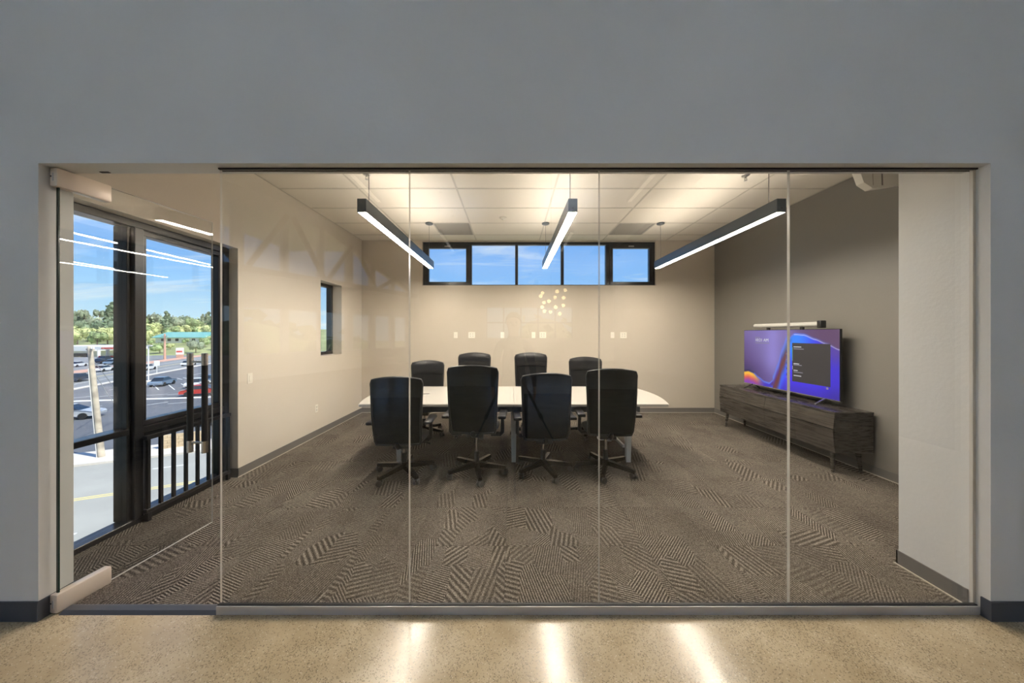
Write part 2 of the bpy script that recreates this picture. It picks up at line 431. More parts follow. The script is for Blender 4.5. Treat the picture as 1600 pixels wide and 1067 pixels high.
# back wall with the clerestory opening
WX0, WX1, WZ0, WZ1 = -1.735, 2.785, 2.470, 3.318
bw = MB().box(-3.2, WX0, YB, YB + .2, 0, CEIL + .2).box(WX1, 4.1, YB, YB + .2, 0, CEIL + .2).box(WX0, WX1, YB, YB + .2, 0, WZ0).box(WX0, WX1, YB, YB + .2, WZ1, CEIL + .2)
struct(bw.build('wall_back', 'taupe_paint'), 'taupe back wall of the meeting room under the high window')
# right wall
struct(B(XR, XR + .18, YFI, YB, 0, CEIL + .2).build('wall_right', 'charcoal_paint'), 'dark taupe accent wall behind the screen')
# left wall with narrow window, header over the big window
NY0, NY1, NZ0, NZ1 = 4.80, 5.39, 1.19, 2.35
HZ = 2.435
lw = MB().box(-3.15, XL, 3.35, NY0, 0, CEIL + .2).box(-3.15, XL, NY1, YB, 0, CEIL + .2).box(-3.15, XL, NY0, NY1, 0, NZ0).box(-3.15, XL, NY0, NY1, NZ1, CEIL + .2)
lw.box(-3.15, XL, YFI, 3.35, HZ, CEIL + .2)
lw.box(-3.15, XL, YFI, 1.90, 0, HZ)
struct(lw.build('wall_left', 'cream_paint'), 'cream outer wall with a narrow window')

# baseboards
def base(name, mb, m, label):
    o = mb.build(name, m, None); struct(o, label); return o
h = 0.10
b = base('baseboard_left', MB().box(XL, XL + .009, 3.341, YB - .012, .007, h).box(-3.0, XL + .009, 3.341, 3.35, .007, h), 'grey_base', 'grey rubber base along the cream wall')
B(XL + .009, XL + .016, 3.335, YB - .012, .007, .014).build('carpet_bead', 'base_bead', b)
b = base('baseboard_back', B(XL, XR, YB - .009, YB, .007, h), 'grey_base', 'grey rubber base along the back wall')
B(XL + .016, XR - .016, YB - .016, YB - .009, .007, .014).build('carpet_bead', 'base_bead', b)
b = base('baseboard_right', B(XR - .009, XR, 2.0, YB - .012, .007, h), 'grey_base', 'grey rubber base along the dark accent wall')
B(XR - .016, XR - .009, 2.0, YB - .012, .007, .014).build('carpet_bead', 'base_bead', b)
b = base('baseboard_front', MB().box(OR - .008, OR, YG + .020, 2.088, .007, h).box(OR - .008, OR + .16, 2.08, 2.088, .007, h), 'grey_base', 'grey rubber base on the wall stub behind the glass')
MB().box(OR - .016, OR - .008, YG + .020, 2.096, .007, .013).box(OR - .008, OR + .16, 2.088, 2.096, .007, .013).build('carpet_bead', 'base_bead', b)
base('baseboard_lobby', MB().box(-12.5, OL + .008, YF - .008, YF, 0, .103).box(OL, OL + .008, YF, 1.823, 0, .103)
     .box(OR - .008, 6, YF - .008, YF, 0, .103).box(OR - .008, OR, YF, YG - .03, 0, .103).box(OL - .3, OL + .008, 1.815, 1.823, 0, .103), 'navy_base', 'dark blue grey rubber base along the lobby wall')

# ================================================================== GLASS FRONT
def pane(mb, x0, x1, y0, y1, z0, z1, thin):
    # slab with clear faces (slot 0) and polished rim (slot 1); thin = axis of the thickness
    vs = [(x, y, z) for z in (z0, z1) for y in (y0, y1) for x in (x0, x1)]
    F6 = {'z0': (0, 2, 3, 1), 'z1': (4, 5, 7, 6), 'y0': (0, 1, 5, 4), 'y1': (2, 6, 7, 3), 'x0': (0, 4, 6, 2), 'x1': (1, 3, 7, 5)}
    o = len(mb.v); mb.v += vs
    for k, f in F6.items():
        mb.f.append(tuple(i + o for i in f)); mb.m.append(0 if k[0] == thin else 1)
    return mb
edges = [(px - 800) * YG / F for px in (345, 640, 936, 1232)] + [OR - .011]
ORD = ['fixed clear glass panel beside the glass door', 'fixed clear glass panel second from the door, in front of two left chairs',
       'fixed clear glass panel third from the door, in front of two right chairs', 'fixed clear glass panel farthest from the door, in front of the television']
for i in range(4):
    g = pane(MB(), edges[i] + .0025, edges[i + 1] - .0025, YG - .006, YG + .006, .018, OT - .004, 'y').build('glass_panel', ['clear_glass', 'glass_edge'])
    tag(g, ORD[i], 'glass panel', 'fixed panels of the glass front')
tr = struct(MB().box(edges[0], OR - .008, YG - .028, YG - .0065, 0, .044).box(edges[0], OR - .008, YG + .0065, YG + .016, 0, .020).box(edges[0], OR - .008, YG - .0065, YG + .0065, 0, .017).build('trim_1', 'channel_metal'),
       'brushed grey floor channel holding the glass panels')
MB().box(edges[0], OR - .009, YG - .021, YG - .0062, .0441, .049).box(edges[0], OR - .009, YG + .0062, YG + .010, .0201, .030).build('gasket', 'black_trim', tr)
tr = struct(MB().box(edges[0], OR, YG - .017, YG - .0062, OT - .008, OT).box(edges[0], OR, YG + .0062, YG + .012, OT - .008, OT).box(edges[0], OR, YG - .0062, YG + .0062, OT - .0035, OT).build('trim_2', 'black_trim'),
       'black head channel above the glass panels')
struct(MB().prism([(YG - .03, 0), (YG + .03, 0), (YG + .03, .009), (YG + .02, .012), (YG - .012, .012)], OL + .06, edges[0], 'x').build('trim_3', 'navy_base'), 'dark rubber threshold strip under the glass door')
struct(MB().box(OR - .012, OR, YG - .008, YG + .008, .05, OT).build('trim_4', 'base_bead'), 'thin sealant joint between last glass panel and jamb')

# glass door, swung into the room
A = R(-5.3)
dr = empty('door_1', (-2.490, YG - .012, 0), A)
struct(dr, 'frameless glass door standing open into the room')
DW = 0.815
leaf = pane(MB(), -.006, .006, .004, DW, .012, 2.424, 'x').build('leaf', ['clear_glass', 'glass_edge'], dr)
MB().box(-.0068, .0068, -.002, .0035, .10, 2.328).build('hinge_edge', 'door_edge', dr)
def patch(z0, z1, label):
    p = MB().rbox(-.024, .024, -.018, .205, z0, z1, .008, 2).build('patch_fitting', 'satin_fitting', dr, smooth=40)
    p['label'] = label
    MB().box(-.004, .004, -.0188, -.0178, z0 + .03, z1 - .03).build('end_slot', 'channel_metal', p)
    MB().tube([(-.012, -.0192, z0 + .055), (-.012, -.0178, z0 + .055)], .004, 10).build('set_screw', 'black_trim', p)
patch(.006, .108, 'satin floor pivot fitting'); patch(2.328, 2.431, 'satin top pivot fitting')
hd = empty('pull_handle'); hd.parent = dr; hd.location = (0, .705, 0)
hb = MB()
for sx in (-1, 1):
    x = sx * .062
    MB().tube([(x, 0, .705), (x, 0, 1.285)], .0190, 16).build('grip', 'black_grip', hd, smooth=40)
    for za, zb in ((.614, .704), (1.286, 1.378)):
        MB().tube([(x, 0, za), (x, 0, zb)], .0195, 16).build('end_sleeve', 'steel', hd, smooth=40)
for z in (.690, 1.312):
    MB().tube([(-.062, 0, z), (.062, 0, z)], .008, 10).build('standoff', 'steel', hd, smooth=40)
tag(MB().rbox(-.026, .026, -.008, .008, -.004, 0, .002, 1).build('strike_plate', 'black_trim', None, loc=(-2.285, 1.772, OT)), 'small dark strike plate in the opening head above the door', 'strike plate')

# ================================================================== BIG LEFT WINDOW
XW = -3.06            # glass plane
def fbox(name, x0, x1, y0, y1, z0, z1, par, m='black_frame', r=.004):
    return MB().rbox(x0, x1, y0, y1, z0, z1, r, 1).build(name, m, par)
wn = empty('window_1', (0, 0, 0)); struct(wn, 'tall black framed window beside the glass door')
fbox('head_rail', -3.12, -3.0, 1.90, 3.35, 2.375, 2.432, wn)
fbox('sill_rail', -3.12, -3.0, 1.90, 3.35, .001, .048, wn)
fbox('side_rail', -3.12, -3.0, 1.90, 1.96, .048, 2.375, wn)
fbox('side_rail', -3.12, -3.0, 3.29, 3.348, .048, 2.375, wn)
fbox('mullion', -3.12, -2.99, 2.50, 2.565, .048, 2.375, wn)
fbox('mullion_cap', -3.13, -3.02, 2.474, 2.50, .048, 2.375, wn)
fbox('transom', -3.12, -3.0, 1.96, 2.474, .735, .780, wn)
fbox('transom', -3.12, -3.0, 2.565, 3.29, .720, .772, wn)
def sash(y0, y1, z0, z1, t=.042):
    s_ = empty('sash'); s_.parent = wn
    fbox('sash_rail', -3.10, -3.02, y0, y1, z0, z0 + t, s_); fbox('sash_rail', -3.10, -3.02, y0, y1, z1 - t, z1, s_)
    fbox('sash_stile', -3.10, -3.02, y0, y0 + t, z0 + t, z1 - t, s_); fbox('sash_stile', -3.10, -3.02, y1 - t, y1, z0 + t, z1 - t, s_)
    MB().box(XW - .003, XW + .003, y0 + t, y1 - t, z0 + t, z1 - t).build('pane', 'window_glass', s_)
sash(2.567, 3.288, .774, 2.373)
sash(2.567, 3.288, .05, .718, .035)
for z0, z1 in ((.782, 2.375), (.05, .733)):
    MB().box(XW - .003, XW + .003, 1.96, 2.474, z0, z1).build('pane', 'window_glass', wn)
# picket guard in front of the lower sash
gd = thing('window_guard', 'black picket guard rail in front of the lower window sash', 'guard rail', (-2.962, 0, 0))
fbox('guard_rail', -.018, .018, 2.545, 3.31, .075, .105, gd, r=.003); fbox('guard_rail', -.018, .018, 2.545, 3.31, .668, .700, gd, r=.003)
for y in (2.568, 2.662, 2.762, 2.866, 2.972, 3.079, 3.185, 3.29):
    fbox('picket', -.012, .012, y - .011, y + .011, .105, .668, gd, r=.002)
for y in (2.568, 3.29):
    fbox('foot', -.015, .015, y - .014, y + .014, .007, .075, gd, r=.002)

# narrow window
wn = empty('window_2'); struct(wn, 'narrow black framed window in the cream side wall')
fbox('frame_head', -3.145, -3.06, NY0, NY1, NZ1 - .05, NZ1 - .001, wn); fbox('frame_sill', -3.145, -3.06, NY0, NY1, NZ0 + .001, NZ0 + .05, wn)
fbox('frame_side', -3.145, -3.06, NY0 + .001, NY0 + .05, NZ0 + .05, NZ1 - .05, wn); fbox('frame_side', -3.145, -3.06, NY1 - .05, NY1 - .001, NZ0 + .05, NZ1 - .05, wn)
MB().box(-3.103, -3.097, NY0 + .05, NY1 - .05, NZ0 + .05, NZ1 - .05).build('pane', 'window_glass', wn)
MB().tube([(-3.06, 5.15, NZ0 + .04), (-3.03, 5.15, NZ0 + .05), (-3.025, 5.2, NZ0 + .09), (-3.03, 5.24, NZ0 + .15)], .009, 8).build('crank_handle', 'black_frame', wn, smooth=50)

# clerestory
wn = empty('window_3'); struct(wn, 'high five pane black framed window under the ceiling')
ya, yb = YB + .04, YB + .12
e = .001
fbox('frame_head', WX0 + e, WX1 - e, ya, yb, WZ1 - .052, WZ1 - e, wn); fbox('frame_sill', WX0 + e, WX1 - e, ya, yb, WZ0 + e, WZ0 + .018, wn)
fbox('frame_side', WX0 + e, WX0 + .05, ya, yb, WZ0 + .018, WZ1 - .052, wn); fbox('frame_side', WX1 - .05, WX1 - e, ya, yb, WZ0 + .018, WZ1 - .052, wn)
mull = [(-.83, -.785), (.062, .118), (.955, 1.01), (1.828, 1.90)]
for a_, b_ in mull: fbox('mullion', a_, b_, ya, yb, WZ0 + .018, WZ1 - .052, wn)
bays = [(WX0 + .05, mull[0][0])] + [(mull[k][1], mull[k + 1][0]) for k in range(3)] + [(mull[3][1], WX1 - .05)]
for k, (a_, b_) in enumerate(bays):
    z0, z1 = WZ0 + .018, WZ1 - .052
    if k in (0, 4):
        s_ = empty('sash'); s_.parent = wn; t = .062
        fbox('sash_rail', a_, b_, ya - .012, yb - .02, z0, z0 + .055, s_); fbox('sash_rail', a_, b_, ya - .012, yb - .02, z1 - .07, z1, s_)
        fbox('sash_stile', a_, a_ + .065, ya - .012, yb - .02, z0 + .055, z1 - .07, s_); fbox('sash_stile', b_ - .065, b_, ya - .012, yb - .02, z0 + .055, z1 - .07, s_)
        MB().box(a_ + .065, b_ - .065, YB + .075, YB + .081, z0 + .055, z1 - .07).build('pane', 'window_glass', s_)
        c_ = (a_ + b_) / 2
        MB().rbox(c_ - .055, c_ + .055, ya - .026, ya - .012, z1 - .045, z1 - .022, .004, 1).build('latch', 'silver', s_)
    else:
        MB().box(a_, b_, YB + .075, YB + .081, z0, z1).build('pane', 'window_glass', wn)

# ================================================================== PENDANT LIGHTS
def linear_pendant(x, y0, y1, z0, z1, wd, ceil, label, m='fixture_grey', dif='diffuser', up='up_diffuser', group='linear pendant lights over the table'):
    L = thing('linear_pendant_light', label, 'pendant light', (x, (y0 + y1) / 2, z0), group=group)
    hl = (y1 - y0) / 2; hw = wd / 2; hh = z1 - z0
    MB().box(-hw, -hw + .004, -hl, hl, 0, hh).box(hw - .004, hw, -hl, hl, 0, hh).box(-hw + .004, hw - .004, -hl, hl, .02, hh - .012).build('housing', m, L)
    for s_ in (-1, 1):
        e_ = MB().rbox(-hw, hw, s_ * hl - .003, s_ * hl + .003, 0, hh, .001, 1).build('end_cap', m, L)
        MB().tube([(0, s_ * (hl + .003), hh * .3), (0, s_ * (hl + .005), hh * .3)], .006, 10).build('screw', 'black_trim', e_)
    MB().box(-hw + .005, hw - .005, -hl + .004, hl - .004, .004, .010).build('lower_diffuser', dif, L)
    if up: MB().box(-hw + .008, hw - .008, -hl + .01, hl - .01, hh - .010, hh - .006).build('upper_diffuser', up, L)
    for s_ in (-1, 1):
        yy = s_ * (hl - .14)
        MB().tube([(0, yy, hh - .012), (0, yy, ceil - z0 - .01)], .004 if s_ < 0 else .0022, 6).build('suspension_cable', 'cable_grey', L)
        MB().lathe([(.006, hh - .012), (.006, hh + .03), (.004, hh + .045)], 10, (0, yy, 0)).build('cable_gripper', 'steel', L)
        MB().lathe([(.062, ceil - z0 - .001), (.062, ceil - z0 - .014), (.052, ceil - z0 - .022), (.006, ceil - z0 - .024)][::-1], 20, (0, yy, 0)).build('canopy', 'fixture_grey', L, smooth=40)
LZ = 2.622
for x, l in ((-1.352, 'slim grey linear pendant light hanging above the left end of the table'), (.548, 'slim grey linear pendant light hanging in the middle, above the table seam'), (2.425, 'slim grey linear pendant light hanging between table and television')):
    linear_pendant(x, 2.84, 5.29, LZ, LZ + .122, .082, CEIL, l)

# sprinklers and detector
def sprinkler(x, y, label):
    s_ = thing('sprinkler_head', label, 'sprinkler', (x, y, CEIL), group='sprinkler heads in the ceiling')
    MB().lathe([(.04, 0), (.04, -.004), (.03, -.010), (.012, -.012)][::-1], 16).build('escutcheon', 'silver', s_, smooth=40)
    MB().tube([(0, 0, -.012), (0, 0, -.03)], .008, 8).build('stem', 'silver', s_)
    MB().bar((-.010, 0, -.02), (-.014, 0, -.045), .004, .004).bar((.010, 0, -.02), (.014, 0, -.045), .004, .004).bar((-.014, 0, -.045), (0, 0, -.055), .004, .004).bar((.014, 0, -.045), (0, 0, -.055), .004, .004).build('yoke', 'silver', s_)
    MB().lathe([(.018, -.060), (.018, -.057), (.004, -.055)], 12).build('deflector', 'silver', s_)
p = at(573, 275, F * 1.79 / (522 - 275)); sprinkler(p.x, p.y, 'small sprinkler head in the ceiling beside the left pendant light')
p = at(1165, 277, F * 1.79 / (522 - 277)); sprinkler(p.x, p.y, 'small sprinkler head in the ceiling beside the right pendant light')
p = at(786, 341, F * 1.80 / (522 - 341))
dt_ = thing('occupancy_sensor', 'small white round sensor on the ceiling left of the middle pendant light', 'sensor', (p.x, p.y, CEIL))
MB().lathe([(.055, 0), (.055, -.012), (.045, -.02), (.02, -.022)][::-1], 20).build('housing', 'white_plastic', dt_, smooth=40)
MB().ball((0, 0, -.022), .022, 14, 8).build('lens', 'ivory_plate', dt_, smooth=60)

# ================================================================== OUTLETS
def plate(px, gang, label, wall='back', py=523.5):
    g = 'cover plates on the back wall' if wall == 'back' else None
    if wall == 'back':
        p = at(px, py, YB); t = thing('wall_outlet' if gang == 2 else 'wall_data_plate', label, 'wall plate', (p.x, YB, p.z), group=g)
    else:
        t = thing('light_switch' if wall == 'switch' else 'wall_outlet', label, 'wall plate', (XL, px, py), R(90)); 
    wd = .057 * gang + .015 if gang == 2 else .072
    MB().rbox(-wd / 2, wd / 2, -.007, -.0002, -.058, .058, .003, 1).build('plate', 'ivory_plate', t)
    n = gang
    for k in range(n):
        cx_ = (k - (n - 1) / 2) * .046
        if wall == 'switch':
            MB().rbox(cx_ - .016, cx_ + .016, -.011, -.006, -.034, .034, .002, 1).build('rocker', 'ivory_plate', t)
        elif gang == 2 or wall == 'left':
            for zz in (-.022, .022):
                s_ = MB().rbox(cx_ - .015, cx_ + .015, -.0095, -.006, zz - .015, zz + .015, .004, 1).build('socket', 'white_plastic', t)
                MB().box(cx_ - .008, cx_ - .004, -.010, -.009, zz - .002, zz + .009).box(cx_ + .004, cx_ + .008, -.010, -.009, zz - .002, zz + .009).box(cx_ - .003, cx_ + .003, -.010, -.009, zz - .011, zz - .006).build('slot', 'plate_slot', s_)
        else:
            MB().rbox(-.012, .012, -.0095, -.006, -.02, .02, .002, 1).build('insert', 'white_plastic', t)
for px, g, l in ((712, 1, 'narrow ivory wall plate farthest left on the back wall'), (737, 2, 'wide ivory double outlet nearest the left end of the back wall'),
                 (785, 1, 'narrow ivory wall plate left of the middle of the back wall'), (833.5, 1, 'narrow ivory wall plate just left of the middle double outlet'),
                 (848, 2, 'wide ivory double outlet in the middle of the back wall'), (957, 1, 'narrow ivory wall plate beside the rightmost double outlet'),
                 (974, 2, 'wide ivory double outlet farthest right on the back wall')):
    plate(px, g, l)
plate(3.50, 1, 'white rocker switch on the cream side wall near the tall window', 'switch', 1.035)
plate(4.69, 1, 'ivory double socket low on the cream side wall', 'left', .42)

# ================================================================== CONFERENCE TABLE
TZ = .742; TY0, TY1, TC = 3.52, 4.73, .02
tb = thing('conference_table', 'long white boat shaped conference table on white legs', 'table', (TC, (TY0 + TY1) / 2, 0))
hd_ = (TY1 - TY0) / 2
def half(sx):
    pts = [(0.0015 * sx, -hd_)]
    n = 14
    for k in range(n + 1):
        t = -1 + 2 * k / n
        pts.append((sx * (1.735 + .105 * (1 - t * t)), t * hd_ + (0.012 if k == 0 else -0.012 if k == n else 0)))
        if k == 0: pts[-1] = (sx * 1.728, -hd_); pts.append((sx * 1.742, -hd_ + .02))
        if k == n: pts[-1] = (sx * 1.742, hd_ - .02); pts.append((sx * 1.728, hd_))
    pts.append((0.0015 * sx, hd_))
    return pts
for sx in (-1, 1):
    bm = bmesh.new(); vs = [bm.verts.new((x, y, TZ - .03)) for x, y in half(sx)]
    f = bm.faces.new(vs); r_ = bmesh.ops.extrude_face_region(bm, geom=[f])
    bmesh.ops.translate(bm, verts=[v for v in r_['geom'] if isinstance(v, bmesh.types.BMVert)], vec=(0, 0, .03))
    bmesh.ops.recalc_face_normals(bm, faces=bm.faces)
    ed = [e_ for e_ in bm.edges if abs(e_.verts[0].co.z - e_.verts[1].co.z) < 1e-5 and min(abs(e_.verts[0].co.x), abs(e_.verts[1].co.x)) < 5 and not (abs(e_.verts[0].co.x) < .01 and abs(e_.verts[1].co.x) < .01)]
    bmesh.ops.bevel(bm, geom=ed, offset=.006, segments=2, affect='EDGES')
    mb = MB(); bm.verts.index_update(); mb.add([v.co[:] for v in bm.verts], [tuple(v.index for v in f.verts) for f in bm.faces]); bm.free()
    mb.build('table_top', 'table_white', tb, smooth=30)
MB().rbox(-1.45, 1.45, -hd_ + .10, -hd_ + .16, TZ - .11, TZ - .0305, .004, 1).build('side_beam', 'table_beam', tb)
MB().rbox(-1.45, 1.45, hd_ - .16, hd_ - .10, TZ - .11, TZ - .0305, .004, 1).build('side_beam', 'table_beam', tb)
for x in (-1.36, 0.0, 1.36):
    for s_ in (-1, 1):
        y_t, y_b = s_ * (hd_ - .22), s_ * (hd_ - .24)
        w_t, w_b = .075, .050
        vs = [(x - .035, y_t - w_t * .5, TZ - .0305), (x + .035, y_t - w_t * .5, TZ - .0305), (x + .035, y_t + w_t * .5, TZ - .0305), (x - .035, y_t + w_t * .5, TZ - .0305),
              (x - .026, y_b - w_b * .5, .008), (x + .026, y_b - w_b * .5, .008), (x + .026, y_b + w_b * .5, .008), (x - .026, y_b + w_b * .5, .008)]
        MB().add(vs, [(0, 1, 2, 3), (4, 5, 6, 7), (0, 1, 5, 4), (1, 2, 6, 5), (2, 3, 7, 6), (3, 0, 4, 7)]).build('leg', 'leg_white', tb)
    MB().rbox(x - .03, x + .03, -hd_ + .16, hd_ - .16, TZ - .09, TZ - .031, .004, 1).build('cross_beam', 'leg_white', tb)
MB().rbox(1.10, 1.33, .0 - .04, .04, .15, .185, .006, 1).box(1.32, 1.345, -.3, .3, .15, .185).build('foot_rail', 'leg_white', tb)
gm = at(661, 616, CAMZ and F * (CAMZ - TZ) / (616 - 522))
gp = thing('power_box', 'small dark power grommet set into the left half of the table top', 'power box', (gm.x, gm.y, TZ))
MB().rbox(-.09, .09, -.045, .045, .0, .005, .002, 1).build('rim', 'silver', gp)
MB().rbox(-.08, .08, -.035, .035, .005, .008, .001, 1).build('lid', 'cable_grey', gp)

# ================================================================== OFFICE CHAIRS (forward = +Y)
def back_pt(u, v):
    # u -1..1 across, v 0..1 up
    hw = .228 + .026 * v
    hw *= 1 - .06 * max(0, (v - .95) / .05) ** 2 - .05 * max(0, (.05 - v) / .05) ** 2
    x = u * hw
    y = -.235 - .035 * math.sin(math.pi * min(1, v * 1.15)) - .085 * v ** 1.6 + .050 * u * u * (0.4 + .6 * v) + .05 * max(0, .25 - v)
    z = .425 + .695 * v - .030 * u * u * v ** 3
    return Vector((x, y, z))
def sheet(v0, v1, thick, nu=14, nv=16, bulge=0.0, u0=-1, u1=1):
    mb = MB(); F_, K_ = [], []
    for j in range(nv + 1):
        for i in range(nu + 1):
            u = u0 + (u1 - u0) * i / nu; v = v0 + (v1 - v0) * j / nv
            p = back_pt(u, v); du = (back_pt(u + .01, v) - back_pt(u - .01, v)); dv = (back_pt(u, min(1, v + .01)) - back_pt(u, max(0, v - .01)))
            n = du.cross(dv).normalized()      # points backward (-Y)
            edge = min(1, 6 * min(i / nu, 1 - i / nu)) * min(1, 5 * min(j / nv, 1 - j / nv))
            F_.append(p - n * (thick / 2 + bulge * edge)); K_.append(p + n * (thick / 2 + bulge * .4 * edge))
    N = (nu + 1) * (nv + 1); q = []
    ix = lambda i, j: j * (nu + 1) + i
    for j in range(nv):
        for i in range(nu):
            q.append((ix(i, j), ix(i + 1, j), ix(i + 1, j + 1), ix(i, j + 1))); q.append(tuple(N + k for k in (ix(i, j), ix(i, j + 1), ix(i + 1, j + 1), ix(i + 1, j))))
    rim = [ix(i, 0) for i in range(nu + 1)] + [ix(nu, j) for j in range(1, nv + 1)] + [ix(i, nv) for i in range(nu - 1, -1, -1)] + [ix(0, j) for j in range(nv - 1, 0, -1)]
    for a_, b_ in zip(rim, rim[1:] + rim[:1]): q.append((a_, b_, b_ + N, a_ + N))
    return mb.add(F_ + K_, q)
def make_chair():
    c = empty('office_chair')
    up = []
    # back
    per = [back_pt(u, 0) for u in [i / 8 - 1 for i in range(17)]] + [back_pt(1, j / 16) for j in range(1, 17)] + [back_pt(1 - i / 8, 1) for i in range(1, 17)] + [back_pt(-1, 1 - j / 16) for j in range(1, 17)]
    fr = MB().tube(per, .013, 8, cap=False).build('back_frame', 'chair_plastic', c, smooth=50); up.append(fr)
    up.append(sheet(.02, .735, .006, 14, 18).build('back_mesh', 'chair_mesh', c, smooth=50))
    hb_ = sheet(.715, 1.0, .020, 16, 8, bulge=.012).build('back_cushion', 'leather', c, smooth=60); up.append(hb_)
    # spine + lumbar
    up.append(MB().tube([(0, -.10, .395), (0, -.22, .40), (0, -.245, .425), (0, -.25, .45)], [.024, .026, .026, .018], 10).build('back_support', 'chair_plastic', c, smooth=50))
    # seat
    bm = bmesh.new(); bmesh.ops.create_grid(bm, x_segments=12, y_segments=12, size=1)
    pts = []
    N_ = 13
    top, bot = [], []
    for j in range(N_):
        for i in range(N_):
            a_, b_ = -1 + 2 * i / 12, -1 + 2 * j / 12
            r_ = max(abs(a_), abs(b_)); l_ = math.hypot(a_, b_) or 1; k = r_ / l_; k = 1 + (k - 1) * .35
            x, y = a_ * .25 * k, b_ * .24 * k + .02
            ed_ = max(0, (r_ - .72) / .28)
            z = .478 - .030 * ed_ ** 2 - .012 * (1 - abs(a_)) * (1 - b_ * b_) - .022 * max(0, b_ - .55) ** 1.5 * 3
            top.append((x, y, z)); bot.append((x * .97, y * .97, .405 + .02 * ed_))
    q = []
    ix = lambda i, j: j * N_ + i
    for j in range(12):
        for i in range(12):
            q.append((ix(i, j), ix(i + 1, j), ix(i + 1, j + 1), ix(i, j + 1))); q.append(tuple(N_ * N_ + k for k in (ix(i, j), ix(i, j + 1), ix(i + 1, j + 1), ix(i + 1, j))))
    rim = [ix(i, 0) for i in range(N_)] + [ix(12, j) for j in range(1, N_)] + [ix(i, 12) for i in range(11, -1, -1)] + [ix(0, j) for j in range(11, 0, -1)]
    for a_, b_ in zip(rim, rim[1:] + rim[:1]): q.append((a_, b_, b_ + N_ * N_, a_ + N_ * N_))
    bm.free()
    up.append(MB().add(top + bot, q).build('seat', 'leather', c, smooth=50))
    up.append(MB().rbox(-.09, .09, -.13, .13, .345, .405, .012, 2).build('tilt_mechanism', 'chair_plastic', c, smooth=40))
    up.append(MB().tube([(.08, .02, .37), (.23, .02, .365), (.28, .01, .355)], [.006, .006, .012], 8).build('lever', 'chair_plastic', c, smooth=50))
    for s_ in (-1, 1):
        arm = MB().tube([(s_ * .16, .0, .398), (s_ * .262, .0, .402), (s_ * .285, .0, .43), (s_ * .286, -.005, .52), (s_ * .284, -.01, .625)], [.018, .020, .021, .020, .018], 10).build('armrest', 'chair_plastic', c, smooth=50)
        MB().rbox(s_ * .292 - .042, s_ * .292 + .042, -.205, .105, .618, .652, .013, 3).build('arm_pad', 'leather', arm, smooth=50)
        up.append(arm)
    # column and base
    MB().tube([(0, 0, .075), (0, 0, .24)], .027, 14).build('column', 'chair_plastic', c, smooth=40)
    up.append(MB().tube([(0, 0, .17), (0, 0, .36)], .017, 14).build('gas_lift', 'chrome', c, smooth=40))
    MB().lathe([(.03, .07), (.048, .075), (.048, .118), (.036, .132)], 18).build('hub', 'chair_dark_metal', c, smooth=40)
    lm = MB().add([(.03, -.028, .078), (.03, .028, .078), (.03, .024, .128), (.03, -.024, .128), (.322, -.020, .060), (.322, .020, .060), (.322, .016, .094), (.322, -.016, .094)],
                  [(0, 1, 2, 3), (4, 5, 6, 7), (0, 1, 5, 4), (1, 2, 6, 5), (2, 3, 7, 6), (3, 0, 4, 7)]).mesh('base_leg', 'chair_dark_metal')
    cm = MB().tube([(-.028, 0, .031), (-.006, 0, .031)], .0305, 16).tube([(.006, 0, .031), (.028, 0, .031)], .0305, 16).mesh('caster', 'caster_grey', 40)
    hm = MB().rbox(-.022, .022, -.02, .03, .03, .062, .008, 2).mesh('caster_hood', 'chair_plastic', 40)
    bs = empty('star_base'); bs.parent = c
    for k in range(5):
        a_ = 2 * math.pi * k / 5
        link('base_leg', lm, bs, rot=(0, 0, a_))
        p = (.308 * math.cos(a_), .308 * math.sin(a_), 0)
        w_ = link('caster', cm, bs, p, (0, 0, a_ + .9 * math.sin(7 * k + 1))); 
        link('caster_hood', hm, bs, p, w_.rotation_euler)
    return c
proto = make_chair()
STATIC = ('column', 'hub', 'star_base')
def place_chair(o, x, y, rz, dz, phase, label, group):
    o.location = (x, y, .007); o.rotation_euler = (0, 0, rz); tag(o, label, 'chair', group)
    for ch in o.children:
        n = ch.name.split('.')[0]
        if n == 'star_base': ch.rotation_euler = (0, 0, phase - rz)
        elif n == 'armrest': ch.location.z += min(dz, .025)
        elif n not in STATIC: ch.location.z += dz
NEAR = [(-1.168, 3.42, R(3), -.030, R(-121), 'black office chair with its back to the glass, leftmost of the near row'),
        (-.388, 3.45, R(-2), .080, R(-77), 'black office chair with its back to the glass, second from left, tallest of its row'),
        (.345, 3.50, R(2), -.005, R(-72), 'black office chair with its back to the glass, just right of the table seam'),
        (1.038, 3.505, R(-3), .040, R(-111), 'black office chair with its back to the glass, rightmost of the near row')]
FAR = [(-1.335, 4.79, R(183), -.035, R(-90), 'black mesh back chair facing the glass, leftmost behind the table'),
       (-.605, 4.80, R(179), .090, R(-60), 'black mesh back chair facing the glass, second from left behind the table'),
       (.312, 4.80, R(182), .090, R(-100), 'black mesh back chair facing the glass, third from left behind the table'),
       (1.165, 4.79, R(178), .022, R(-40), 'black mesh back chair facing the glass, rightmost behind the table')]
src = proto
ALL = []
for k, a_ in enumerate(NEAR + FAR):
    ALL.append((proto if k == 0 else copy_tree(proto), a_, 'chairs in the near row' if k < 4 else 'chairs in the far row'))
for o, a_, g_ in ALL: place_chair(o, *a_, g_)

